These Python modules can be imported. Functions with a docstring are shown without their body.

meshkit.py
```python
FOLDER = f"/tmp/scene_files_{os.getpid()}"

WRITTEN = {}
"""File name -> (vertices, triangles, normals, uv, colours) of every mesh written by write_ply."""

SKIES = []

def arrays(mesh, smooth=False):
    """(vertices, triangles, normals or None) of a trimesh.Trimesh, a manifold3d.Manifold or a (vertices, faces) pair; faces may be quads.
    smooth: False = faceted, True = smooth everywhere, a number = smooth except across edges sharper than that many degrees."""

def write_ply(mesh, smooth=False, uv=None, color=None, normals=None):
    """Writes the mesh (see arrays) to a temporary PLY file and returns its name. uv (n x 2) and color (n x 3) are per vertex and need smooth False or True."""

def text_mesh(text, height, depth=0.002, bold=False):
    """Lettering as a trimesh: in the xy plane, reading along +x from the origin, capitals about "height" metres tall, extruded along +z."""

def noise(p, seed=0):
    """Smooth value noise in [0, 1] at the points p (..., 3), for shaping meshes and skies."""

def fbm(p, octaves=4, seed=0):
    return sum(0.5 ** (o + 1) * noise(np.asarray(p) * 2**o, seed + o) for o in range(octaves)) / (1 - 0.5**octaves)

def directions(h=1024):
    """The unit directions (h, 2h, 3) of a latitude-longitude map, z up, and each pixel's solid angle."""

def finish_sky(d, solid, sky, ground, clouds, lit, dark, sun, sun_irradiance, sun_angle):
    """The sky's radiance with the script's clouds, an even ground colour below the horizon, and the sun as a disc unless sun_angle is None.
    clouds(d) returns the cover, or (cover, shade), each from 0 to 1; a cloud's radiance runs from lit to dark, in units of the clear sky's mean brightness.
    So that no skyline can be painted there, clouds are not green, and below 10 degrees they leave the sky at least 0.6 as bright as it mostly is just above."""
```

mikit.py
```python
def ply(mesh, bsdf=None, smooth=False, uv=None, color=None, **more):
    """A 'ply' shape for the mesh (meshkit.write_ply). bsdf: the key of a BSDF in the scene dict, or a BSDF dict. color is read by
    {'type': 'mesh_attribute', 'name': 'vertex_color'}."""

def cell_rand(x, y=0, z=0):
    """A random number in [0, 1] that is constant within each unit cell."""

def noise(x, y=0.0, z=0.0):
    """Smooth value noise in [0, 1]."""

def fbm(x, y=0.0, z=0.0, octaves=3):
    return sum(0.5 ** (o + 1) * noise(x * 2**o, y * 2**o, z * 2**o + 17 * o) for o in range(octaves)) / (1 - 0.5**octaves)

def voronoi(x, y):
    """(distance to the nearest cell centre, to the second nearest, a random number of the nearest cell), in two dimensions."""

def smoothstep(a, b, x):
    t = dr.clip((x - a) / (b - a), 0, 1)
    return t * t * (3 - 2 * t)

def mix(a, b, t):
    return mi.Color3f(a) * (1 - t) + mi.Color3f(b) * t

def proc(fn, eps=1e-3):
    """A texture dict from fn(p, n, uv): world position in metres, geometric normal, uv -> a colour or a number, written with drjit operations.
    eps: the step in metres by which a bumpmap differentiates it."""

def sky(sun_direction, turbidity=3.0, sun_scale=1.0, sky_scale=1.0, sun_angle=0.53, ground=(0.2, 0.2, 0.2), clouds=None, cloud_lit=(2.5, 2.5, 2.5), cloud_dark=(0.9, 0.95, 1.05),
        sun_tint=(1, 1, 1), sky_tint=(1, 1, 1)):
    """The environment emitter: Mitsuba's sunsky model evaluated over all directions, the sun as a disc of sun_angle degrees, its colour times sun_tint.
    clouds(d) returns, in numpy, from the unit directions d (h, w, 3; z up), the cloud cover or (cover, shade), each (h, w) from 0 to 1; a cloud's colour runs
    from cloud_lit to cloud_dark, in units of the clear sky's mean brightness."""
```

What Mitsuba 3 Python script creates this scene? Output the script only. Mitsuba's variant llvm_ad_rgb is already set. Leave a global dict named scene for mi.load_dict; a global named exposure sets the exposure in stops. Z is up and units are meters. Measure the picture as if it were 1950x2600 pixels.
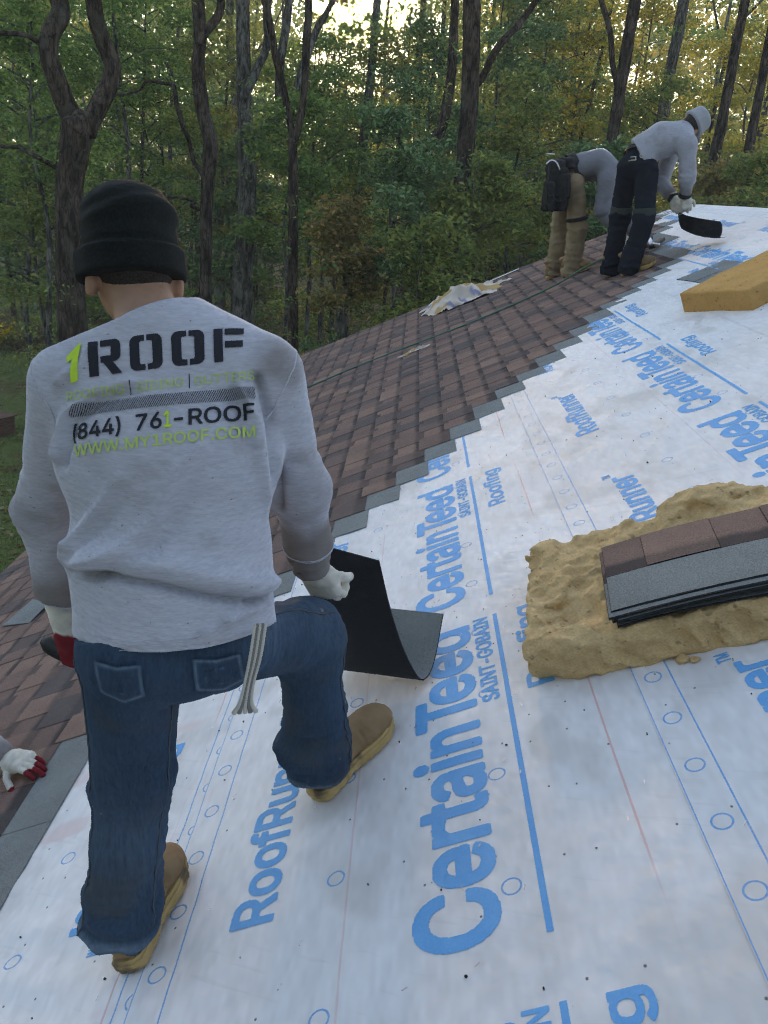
import math, random
import numpy as np, trimesh, drjit as dr, mitsuba as mi, mikit, meshkit
import shapely, shapely.geometry as sg, shapely.affinity as sa
from manifold3d import Manifold, CrossSection
from scipy.spatial import cKDTree

random.seed(7)
rng = np.random.default_rng(11)
T = mi.ScalarTransform4f
Z0 = 4.4                                   # height of the roof's origin over the lawn
PITCH = math.radians(25.5)
CP, SP, TP = math.cos(PITCH), math.sin(PITCH), math.tan(PITCH)
exposure = 3.95
scene, labels = {}, {}

# ------------------------------------------------------------------ camera, sky
cam = np.array([-0.5123, 0.0, Z0 + 1.0741])
scene['camera'] = {
    'type': 'perspective', 'fov': 2 * math.degrees(math.atan(975 / 2100.0)), 'fov_axis': 'x', 'near_clip': 0.05, 'far_clip': 2000.0,
    'to_world': T().look_at(origin=cam.tolist(), target=(cam + np.array([-0.0129, 0.93076, -0.36540])).tolist(), up=[-0.07638, 0.36344, 0.92848])}
SUN = np.array([-0.075, 0.985, 0.20])


def wisps(d):
    """Thin high cloud in an evening sky: a little cover everywhere."""
    q = d * np.array([3.0, 3.0, 9.0])
    return np.clip(meshkit.fbm(q, 4, 3) * 1.5 - 0.45, 0, 1) * 0.6, 0.25 + 0.0 * d[..., 0]


scene['sky'] = mikit.sky(SUN, turbidity=3.0, sun_scale=0.4, sky_scale=1.0, sun_angle=7.0, sun_tint=(1.0, 0.93, 0.80), clouds=wisps, sky_tint=(0.94, 0.99, 1.09))


# ------------------------------------------------------------------ helpers
class Keys:
    """Keys in use; a repeat takes a three-digit number."""
    def __init__(self):
        self.s, self.n = set(), {}

    def new(self, key):
        if key not in self.s:
            self.s.add(key)
            return key
        n = self.n.get(key, 0) + 1
        self.n[key] = n
        k = f'{key}_{n:03d}'
        self.s.add(k)
        return k


keys = Keys()


def thing(name, label, category, group=None):
    k = keys.new(name)
    labels[k] = {'label': label, 'category': category}
    if group:
        labels[k]['group'] = group
    return k


def part(parent, name, mesh, bsdf, smooth=False, label=None, **kw):
    k = keys.new(parent + '__' + name)
    scene[k] = mikit.ply(mesh, bsdf, smooth=smooth, **kw)
    if label:
        labels[k] = {'label': label}
    return k


def solo(name, mesh, bsdf, label, category, smooth=False, group=None, **kw):
    k = thing(name, label, category, group)
    scene[k] = mikit.ply(mesh, bsdf, smooth=smooth, **kw)
    return k


def structure(name, mesh, bsdf, smooth=False, label=None, **kw):
    k = keys.new(name)
    scene[k] = mikit.ply(mesh, bsdf, smooth=smooth, **kw)
    labels[k] = {'kind': 'structure'}
    if label:
        labels[k]['label'] = label
    return k


def unit(v):
    v = np.asarray(v, float)
    return v / np.linalg.norm(v)


def V(x, y, z):
    return np.array([x, y, z + Z0])


RU, RN, RV = np.array([CP, 0, SP]), np.array([-SP, 0, CP]), np.array([0, 1.0, 0])


def R(u, v, h=0.0):
    """A point of the roof: u metres up the slope, v metres along the eave, h metres off the deck."""
    return np.array([u * CP - h * SP, v, Z0 + u * SP + h * CP])


def Rs(u, v, h):
    u, v, h = np.broadcast_arrays(np.asarray(u, float), v, h)
    return np.stack([u * CP - h * SP, v, Z0 + u * SP + h * CP], -1)


def grid_faces(n, m):
    i = np.arange(n * m).reshape(n, m)
    return np.stack([i[:-1, :-1].ravel(), i[1:, :-1].ravel(), i[1:, 1:].ravel(), i[:-1, 1:].ravel()], 1)


def quads(q):
    q = np.asarray(q)
    return np.vstack([q[:, [0, 1, 2]], q[:, [0, 2, 3]]])


def box_mesh(lo, hi):
    lo, hi = np.asarray(lo, float), np.asarray(hi, float)
    m = trimesh.creation.box(extents=hi - lo)
    m.apply_translation((lo + hi) / 2)
    return m


def round_box(size, r=0.005, seg=8):
    """A box with rounded edges, centred, as a Manifold hull of spheres."""
    s = np.asarray(size) / 2 - r
    ball = Manifold.sphere(r, seg)
    return Manifold.batch_hull([ball.translate((a * s[0], b * s[1], c * s[2])) for a in (-1, 1) for b in (-1, 1) for c in (-1, 1)])


def to_tri(m):
    mm = m.to_mesh()
    return trimesh.Trimesh(np.array(mm.vert_properties[:, :3], float), np.array(mm.tri_verts), process=False)


def placed(mesh, origin, xa, za):
    """The mesh with its own x and z axes laid along xa and (about) za at origin."""
    xa = unit(xa)
    ya = unit(np.cross(za, xa))
    za = np.cross(xa, ya)
    M = np.eye(4)
    M[:3, 0], M[:3, 1], M[:3, 2], M[:3, 3] = xa, ya, za, origin
    m = mesh.copy() if isinstance(mesh, trimesh.Trimesh) else to_tri(mesh)
    m.apply_transform(M)
    return m


def tube(points, radii, sides=10, cap=True, jitter=None):
    """A tube through the points (already dense enough); radii per point."""
    P = np.asarray(points, float)
    r = np.broadcast_to(np.asarray(radii, float), (len(P),))
    tan = np.gradient(P, axis=0)
    tan /= np.linalg.norm(tan, axis=1, keepdims=True) + 1e-12
    a = np.cross(tan[0], [0.31, 0.2, 0.93] if abs(tan[0][2]) < 0.9 else [1, 0.1, 0])
    a = unit(a)
    rings = []
    ang = np.arange(sides) / sides * 2 * np.pi
    for i in range(len(P)):
        a = unit(a - tan[i] * (a @ tan[i]))
        b = np.cross(tan[i], a)
        rr = r[i] if jitter is None else r[i] * jitter(ang, i)
        rings.append(P[i] + np.outer(np.cos(ang) * rr, a) + np.outer(np.sin(ang) * rr, b))
    v = np.vstack(rings)
    n = len(P)
    k = np.arange(n * sides).reshape(n, sides)
    q = np.stack([k[:-1], np.roll(k[:-1], -1, 1), np.roll(k[1:], -1, 1), k[1:]], -1).reshape(-1, 4)
    f = quads(q)
    if cap:
        v = np.vstack([v, P[:1], P[-1:]])
        c0, c1 = n * sides, n * sides + 1
        f = np.vstack([f, np.stack([np.full(sides, c0), np.roll(k[0], -1), k[0]], 1), np.stack([np.full(sides, c1), k[-1], np.roll(k[-1], -1)], 1)])
    return trimesh.Trimesh(v, f, process=False)


def smooth_path(pts, n):
    """A Catmull-Rom curve through the points, n samples, and the same for any extra columns."""
    P = np.asarray(pts, float)
    P = np.vstack([2 * P[0] - P[1], P, 2 * P[-1] - P[-2]])
    s = np.linspace(0, len(P) - 3 - 1e-9, n)
    i = s.astype(int)
    t = (s - i)[:, None]
    a, b, c, d = P[i], P[i + 1], P[i + 2], P[i + 3]
    return 0.5 * (2 * b + (c - a) * t + (2 * a - 5 * b + 4 * c - d) * t ** 2 + (3 * b - a - 3 * c + d) * t ** 3)


def join(ms):
    return trimesh.util.concatenate(list(ms))


def fb(p, scale, seed=0, octaves=3):
    return meshkit.fbm(np.asarray(p) * scale, octaves, seed)


# ------------------------------------------------------------------ signed-distance modelling (bodies, cloth, foam)
def smin(a, b, k):
    if k <= 0:
        return np.minimum(a, b)
    h = np.clip(0.5 + 0.5 * (b - a) / k, 0, 1)
    return b + (a - b) * h - k * h * (1 - h)


def cone(p, a, b, ra, rb):
    a, b = np.asarray(a, float), np.asarray(b, float)
    ab = b - a
    t = np.clip(((p - a) @ ab) / (ab @ ab), 0, 1)
    return np.linalg.norm(p - a - t[..., None] * ab, axis=-1) - (ra + (rb - ra) * t)


def ecap(p, a, b, right, wa, wb):
    """A capsule from a to b of elliptical section; wa, wb: (half width along right, half depth) at the ends."""
    a, b = np.asarray(a, float), np.asarray(b, float)
    ab = b - a
    ax = unit(ab)
    r = unit(np.asarray(right) - ax * (np.asarray(right) @ ax))
    d = np.cross(ax, r)
    t = np.clip(((p - a) @ ab) / (ab @ ab), 0, 1)
    q = p - a - t[..., None] * ab
    w = wa[0] + (wb[0] - wa[0]) * t
    e = wa[1] + (wb[1] - wa[1]) * t
    m = np.minimum(w, e)
    k = np.sqrt(((q @ r) / w) ** 2 + ((q @ d) / e) ** 2 + ((q @ ax) / m) ** 2)
    return (k - 1) * m


def ball(p, c, axes, sizes):
    """An ellipsoid: centre, 3 rows of axes (or None), half sizes."""
    q = p - np.asarray(c)
    if axes is not None:
        q = q @ np.asarray(axes).T
    s = np.asarray(sizes, float)
    k0 = np.linalg.norm(q / s, axis=-1)
    k1 = np.linalg.norm(q / s ** 2, axis=-1)
    return k0 * (k0 - 1) / np.maximum(k1, 1e-9)


def rbox(p, c, axes, half, r):
    q = np.abs((p - np.asarray(c)) @ np.asarray(axes).T) - (np.asarray(half) - r)
    return np.linalg.norm(np.maximum(q, 0), axis=-1) + np.minimum(q.max(-1), 0) - r


def plane(p, o, n):
    return (p - np.asarray(o)) @ unit(n)


def surface(fn, lo, hi, h):
    """Naive surface nets of fn(points) = 0 in the box, cell size h: a smooth closed quad mesh."""
    lo, hi = np.asarray(lo, float), np.asarray(hi, float)
    n = np.ceil((hi - lo) / h).astype(int) + 1
    ax = [lo[i] + h * np.arange(n[i]) for i in range(3)]
    F = np.empty(n)
    step = max(1, int(400000 / (n[1] * n[2])))
    for i in range(0, n[0], step):
        g = np.stack(np.meshgrid(ax[0][i:i + step], ax[1], ax[2], indexing='ij'), -1)
        F[i:i + step] = fn(g.reshape(-1, 3)).reshape(g.shape[:3])
    S = F < 0
    c = np.zeros(n - 1, int)
    offs = [(a, b, d) for a in (0, 1) for b in (0, 1) for d in (0, 1)]
    for a, b, d in offs:
        c += S[a:n[0] - 1 + a, b:n[1] - 1 + b, d:n[2] - 1 + d]
    cells = np.argwhere((c > 0) & (c < 8))
    idx = -np.ones(n - 1, int)
    idx[tuple(cells.T)] = np.arange(len(cells))
    acc, cnt = np.zeros((len(cells), 3)), np.zeros(len(cells))
    for a in offs:
        for k in range(3):
            if a[k]:
                continue
            b = list(a)
            b[k] = 1
            A, B = cells + a, cells + b
            fa, fbv = F[tuple(A.T)], F[tuple(B.T)]
            m = (fa < 0) != (fbv < 0)
            t = np.where(m, fa / np.where(m, fa - fbv, 1), 0)
            acc += np.where(m[:, None], A + (B - A) * t[:, None], 0)
            cnt += m
    verts = lo + h * acc / cnt[:, None]
    faces = []
    for k in range(3):
        i, j = [(1, 2), (2, 0), (0, 1)][k]
        sl0, sl1 = [slice(None)] * 3, [slice(None)] * 3
        sl0[k], sl1[k] = slice(0, n[k] - 1), slice(1, n[k])
        s0, s1 = S[tuple(sl0)], S[tuple(sl1)]
        E = np.argwhere(s0 != s1)
        E = E[(E[:, i] > 0) & (E[:, j] > 0) & (E[:, i] < n[i] - 1) & (E[:, j] < n[j] - 1)]
        flip = ~s0[tuple(E.T)]
        di, dj = np.eye(3, dtype=int)[i], np.eye(3, dtype=int)[j]
        q = np.stack([idx[tuple((E - di - dj).T)], idx[tuple((E - dj).T)], idx[tuple(E.T)], idx[tuple((E - di).T)]], 1)
        q[flip] = q[flip][:, ::-1]
        faces.append(q)
    return trimesh.Trimesh(verts, quads(np.vstack(faces)), process=False)


def vertex_normals(m):
    f, v = m.faces, m.vertices
    n = np.zeros_like(v)
    fn = np.cross(v[f[:, 1]] - v[f[:, 0]], v[f[:, 2]] - v[f[:, 0]])
    for k in range(3):
        np.add.at(n, f[:, k], fn)
    return n / (np.linalg.norm(n, axis=1, keepdims=True) + 1e-15)


# ------------------------------------------------------------------ materials
def srgb(r, g, b):
    """A picture colour (0..255) as a linear triple."""
    c = np.array([r, g, b]) / 255.0
    return np.where(c < 0.04045, c / 12.92, ((c + 0.055) / 1.055) ** 2.4).tolist()


def material(key, d, sided=True):
    scene[key] = {'type': 'twosided', 'inner': d} if sided else d
    return key


def rgb(c):
    return {'type': 'rgb', 'value': [float(x) for x in c]}


def principled(color, rough=0.7, spec=0.3, **kw):
    return {'type': 'principled', 'base_color': color if isinstance(color, dict) else rgb(color), 'roughness': rough, 'specular': spec, **kw}


def bump(inner, fn, scale, eps=1e-3):
    return {'type': 'bumpmap', 'arbitrary': mikit.proc(fn, eps), 'scale': scale, 'bsdf': inner}


noise, fbm, cell, mix, step = mikit.noise, mikit.fbm, mikit.cell_rand, mikit.mix, mikit.smoothstep


# ------------------------------------------------------------------ shingles
def shingle_color(p, n, uv):
    """uv.x: 0..1 the tab's tone, +1 on the recessed tabs, 3 on the grey head lap; uv.y: metres up from the butt edge."""
    code, t = mi.Float(uv.x), mi.Float(uv.y)
    tone = dr.select(code > 1, code - 1, code)
    brown, dark, tan = mi.Color3f(0.185, 0.122, 0.102), mi.Color3f(0.112, 0.090, 0.086), mi.Color3f(0.245, 0.160, 0.126)
    c = mix(dark, brown, step(0.05, 0.45, tone))
    c = mix(c, tan, step(0.6, 0.98, tone))
    band = step(0.104, 0.134, t + 0.02 * (noise(p.x * 30, p.y * 30, p.z * 30) - 0.5))
    c = mix(c, mi.Color3f(0.040, 0.037, 0.039), band * dr.select((code > 1) & (code < 2.5), 0.85, 0.5))
    grey = mi.Color3f(0.200, 0.212, 0.208)
    c = dr.select(code > 2.5, grey, c)
    g = noise(p.x * 520, p.y * 520, p.z * 520)
    g2 = cell(dr.floor(p.x * 340), dr.floor(p.y * 340), dr.floor(p.z * 340))
    m = fbm(p.x * 9, p.y * 9, p.z * 9)
    sh = 0.62 + 0.5 * g + 0.30 * (g2 - 0.4) + 0.35 * (m - 0.5)
    c = c * dr.maximum(sh, 0.15)
    return c


material('granules', bump(principled(mikit.proc(shingle_color), 0.9, 0.25), lambda p, n, uv: noise(p.x * 420, p.y * 420, p.z * 420), 0.0014, 6e-4))


def black_back(p, n, uv):
    g = noise(p.x * 260, p.y * 260, p.z * 260)
    m = fbm(p.x * 14, p.y * 14, p.z * 14)
    return mix(mi.Color3f(0.007, 0.0075, 0.009), mi.Color3f(0.024, 0.026, 0.03), g * 0.5 + step(0.62, 0.8, m) * 0.5)


material('asphalt_back', principled(mikit.proc(black_back), 0.75, 0.35))

EXPO = 0.1455


def column_boxes(cols, bot, top):
    """Boxes for one shingle: cols = (s0, s1, t0, t1, extra thickness, uv code); s along the course, t up the slope.
    Returns vertices in (s, t, h), faces, uv."""
    vs, fs, us = [], [], []
    for s0, s1, t0, t1, ex, code in cols:
        b = len(vs)
        for t in (t0, t1):
            for s in (s0, s1):
                vs.append((s, t, bot(t)))
                us.append((code, t))
        for t in (t0, t1):
            for s in (s0, s1):
                vs.append((s, t, top(t) + ex))
                us.append((code, t))
        # 0 s0t0 1 s1t0 2 s0t1 3 s1t1, +4 above
        q = [(4, 6, 7, 5), (0, 4, 5, 1), (0, 2, 6, 4), (1, 5, 7, 3)]
        if t1 > 0.3:
            q.append((2, 3, 7, 6))
        fs += [[b + i for i in x] for x in q]
    return np.array(vs), quads(fs), np.array(us)


def shingle_parts(length, r, lift=0.0045, bow=None):
    """One laminated shingle: a grey head lap and a row of tabs, every second one raised."""
    cols, s = [(0, length, 0.172, 0.337, 0.0, 3.2)], 0.0
    up = r.random() < 0.5
    tone = r.random()
    while s < length - 1e-6:
        w = r.uniform(0.10, 0.20) if up else r.uniform(0.08, 0.17)
        if length - s - w < 0.06:
            w = length - s
        tone = np.clip(tone + r.choice([-1, 1]) * r.uniform(0.18, 0.7), 0, 1) if r.random() < 0.8 else r.random()
        tone = tone if 0.02 < tone < 0.98 else r.random()
        cols.append((s, min(s + w, length), 0.0, 0.172, 0.0026 if up else 0.0, min(0.99, tone) + (0 if up else 1.0)))
        s += w
        up = not up
    return column_boxes(cols, lambda t: lift * (1 - t / 0.337) + 0.0008, lambda t: lift * (1 - t / 0.337) + 0.0038)


house = thing('house', 'house roof being reshingled, brown shingles meeting white printed underlayment', 'house')
RAKE, RIDGE, EAVE = 9.55, 2.58, -3.40

STARTS = {0: 3.275, 1: 3.479, 2: 3.669, 3: 3.874, 4: 4.074, 5: 4.286, 6: 4.531, 7: 4.721, 8: 4.886, 9: 5.12, 10: 5.313, 11: 5.537, 12: 5.80,
          13: 5.96, 14: 6.10, 15: 6.25, 16: 6.42, 17: 6.60, 18: 7.50, 19: 8.2, 20: 8.42, 21: 8.95}
shr = np.random.default_rng(5)
for k in range(-16, 22):
    butt = -1.028 + EXPO * k
    v = STARTS.get(k, 3.275 + 0.203 * k if k > -6 else 0.15 + 0.17 * (k % 5))
    first = True
    while v < RAKE - 0.02:
        ln = min(1.0 if not first else 1.0, RAKE + 0.015 - v)
        if ln < 0.06:
            break
        V_, F_, U_ = shingle_parts(ln - 0.003, shr)
        dv, du, tw = v + 0.0015, butt + shr.uniform(-0.002, 0.002), shr.uniform(-0.0025, 0.0025)
        P_ = Rs(du + V_[:, 1] + tw * V_[:, 0], dv + V_[:, 0], V_[:, 2] + 0.010)
        part(house, 'shingle', (P_, F_), 'granules', uv=U_)
        v += ln
        first = False


# ------------------------------------------------------------------ underlayment
def sheet_lift(u, v):
    """Wrinkles of the sheet, in metres off the deck."""
    u, v = np.broadcast_arrays(np.asarray(u, float), np.asarray(v, float))
    p = np.stack([u, v, 0 * u], -1)
    a = meshkit.fbm(p * np.array([3.5, 2.0, 1]), 3, 4) - 0.5
    b = meshkit.fbm(p * np.array([2.2, 9.0, 1]), 2, 9)
    edge = np.clip((-1.02 - u) / 0.25, 0, 1)
    c = meshkit.fbm(p * np.array([13.0, 10.0, 1]) + 3.3 * a[..., None], 2, 14) - 0.5
    lift = 0.010 * a + 0.0035 * np.abs(b - 0.5) * 2 + 0.0050 * (0.22 - np.abs(c)) * np.clip(meshkit.noise(p * 1.3, 21) * 2.2 - 0.5, 0, 1)
    lift = lift + edge * 0.008 * (0.5 + 0.5 * np.sin(v * 46 + 5 * meshkit.noise(p * 4, 3) + u * 12)) * np.clip(1.9 - v, 0, 1) * 1.3
    return np.maximum(lift, -0.0025) + 0.0055


# (lower edge, upper edge, base height, edge the print is measured from, +1 reads away / -1 reads back, start of the first word)
SHEETS = [(-2.20, -1.006, 0.000, -1.006, -1, 2.215), (-1.055, 0.164, 0.0022, -1.055, 1, 1.062), (0.086, 1.305, 0.0044, 0.086, 1, 3.262), (1.262, 2.485, 0.0066, 2.485, -1, 6.68)]
PERIOD = 1.257


def sheet_color(p, n, uv):
    """uv = (distance from the print edge, distance along): lap line and nail circles, then chalk, scuffs and grit."""
    u, v, e = p.x * CP + (p.z - Z0) * SP, p.y, mi.Float(uv.x)
    w = mi.Float(uv.y)
    c = mi.Color3f(0.715, 0.705, 0.715)
    big = fbm(u * 2.3, v * 1.6, 1.0, 4)
    c = c * (0.87 + 0.25 * big)
    sm = fbm(u * 34, v * 16, 3.0, 3)
    c = c * (0.91 + 0.17 * sm) * (0.95 + 0.10 * noise(u * 95, v * 30, 8.0))
    scuff = step(0.56, 0.80, fbm(u * 5.5 + 1.7 * fbm(u * 3, v * 3), v * 3.2, 7.0, 4))
    c = mix(c, mi.Color3f(0.40, 0.385, 0.36), scuff * 0.42)
    smear = step(0.66, 0.82, fbm(u * 9, v * 60 + u * 30, 11.0, 3)) * step(0.45, 0.6, noise(u * 1.5, v * 1.2, 5.0))
    c = mix(c, mi.Color3f(0.33, 0.31, 0.29), smear * 0.10)
    tread = step(0.50, 0.72, fbm(u * 1.3 + 5, v * 0.9, 4.0, 4)) * (0.35 + 0.65 * noise(u * 46, v * 40, 6.0))
    c = mix(c, mi.Color3f(0.47, 0.45, 0.43), tread * 0.33)
    pink = step(0.62, 0.78, fbm(u * 4 + 20, v * 9, 2.0, 3)) * step(-0.9, -1.3, u)
    c = mix(c, mi.Color3f(0.62, 0.50, 0.49), pink * 0.7)
    for uu, a in ((-0.012, 0.55), (-0.605, 0.28), (-1.112, 0.5), (0.66, 0.22)):
        wob = 0.010 * (noise(v * 1.3, uu, 0.0) - 0.5)
        ln = step(0.0035, 0.0012, dr.abs(u - uu - wob)) * step(0.2, 0.6, noise(v * 3.0, 5.0, uu)) * a
        c = mix(c, mi.Color3f(0.58, 0.22, 0.20), ln)
    ink = step(0.0023, 0.0013, dr.abs(e - 0.081))
    ink = dr.maximum(ink, step(0.0016, 0.0009, dr.abs(e - 0.003)))
    for row, gap, off in ((0.042, 0.157, 0.051), (0.421, 0.3142, 0.0975), (0.788, 0.3142, 0.2705)):
        t = (w - off) / gap
        t = (t - dr.floor(t) - 0.5) * gap
        d = dr.sqrt(dr.square(e - row) + dr.square(t))
        ink = dr.maximum(ink, step(0.0026, 0.0014, dr.abs(d - 0.0185)))
    ink = ink * (0.72 + 0.28 * noise(u * 300, v * 300, 0.0))
    c = mix(c, mi.Color3f(0.12, 0.30, 0.60), ink)
    f1, f2, wh = mikit.voronoi(u * 13, v * 11)
    dot = step(0.045, 0.02, f1) * step(0.72, 0.75, wh)
    c = mix(c, mi.Color3f(0.05, 0.045, 0.04), dot * 0.85)
    return c


material('sheet', bump(principled(mikit.proc(sheet_color), 0.55, 0.42), lambda p, n, uv: fbm(p.x * 48, p.y * 36, p.z * 48, 3) + 1.2 * dr.abs(fbm(p.x * 12 + 0.4 * p.y, p.y * 8, p.z * 12, 2) - 0.5) + 0.8 * noise(p.x * 9, p.y * 14, p.z * 9), 0.0036, 2e-3))


def ink_color(p, n, uv):
    g = noise(p.x * 420, p.y * 420, p.z * 420)
    m = fbm(p.x * 18, p.y * 18, p.z * 18)
    return mix(mi.Color3f(0.11, 0.33, 0.66), mi.Color3f(0.19, 0.43, 0.74), g * 0.5 + 0.35 * step(0.5, 0.8, m))


material('ink', principled(mikit.proc(ink_color), 0.60, 0.35))


def flat_text(text, height, length=None, bold=True, depth=0.002):
    """Flat lettering in the xy plane, capitals `height` tall, squeezed to `length` if given."""
    m = meshkit.text_mesh(text, height, depth, bold)
    n = np.cross(m.vertices[m.faces[:, 1]] - m.vertices[m.faces[:, 0]], m.vertices[m.faces[:, 2]] - m.vertices[m.faces[:, 0]])
    m = trimesh.Trimesh(m.vertices, m.faces[n[:, 2] > 1e-12 * 0 + 0.5 * np.linalg.norm(n, axis=1)], process=False)
    m.merge_vertices()
    v = m.vertices.copy()
    v[:, 2] = 0
    v[:, 0] -= v[:, 0].min()
    if length:
        v[:, 0] *= length / v[:, 0].max()
    return trimesh.Trimesh(v, m.faces, process=False)


def finer(m, edge):
    v, f = trimesh.remesh.subdivide_to_size(m.vertices, m.faces, edge, max_iter=12)
    m = trimesh.Trimesh(v, f, process=False)
    m.merge_vertices()
    return m


WORDS = [('CertainTeed', 0.158, 0.755, 0.0, 1.112), ('SAINT-GOBAIN', 0.044, 0.820, 0.700, 0.424), ('Roofing', 0.066, 0.962, 0.705, 0.417),
         ('RoofRunner', 0.094, 0.285, 0.186, 0.694), ('TM', 0.030, 0.215, 0.888, 0.036)]
SPANS = [(1.0, 2.6), (-0.2, 4.5), (0.7, 7.4), (4.4, 9.4)]


def flat_poly(g, edge=0.006):
    ms = []
    for q_ in getattr(g, 'geoms', [g]):
        vv, ff = trimesh.creation.triangulate_polygon(q_, engine='earcut')
        ms.append(trimesh.Trimesh(np.column_stack([vv, np.zeros(len(vv))]), ff, process=False))
    m_ = join(ms)
    nn = np.cross(m_.vertices[m_.faces[:, 1]] - m_.vertices[m_.faces[:, 0]], m_.vertices[m_.faces[:, 2]] - m_.vertices[m_.faces[:, 0]])[:, 2]
    m_.faces[nn < 0] = m_.faces[nn < 0][:, ::-1]
    return finer(m_, edge)


def heavy(parts_, h, fat):
    """Bold packed lettering: parts_ = (text, start, length); strokes fattened by fat metres."""
    gs = []
    for t_, s_, ln_ in parts_:
        m_ = flat_text(t_, h, ln_, True)
        tri = m_.vertices[m_.faces][:, :, :2] + [s_, 0]
        gs.append(shapely.union_all([sg.Polygon(t) for t in tri]).buffer(fat, join_style='mitre', mitre_limit=2).simplify(0.0006))
    return flat_poly(shapely.union_all(gs), 0.05)


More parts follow.
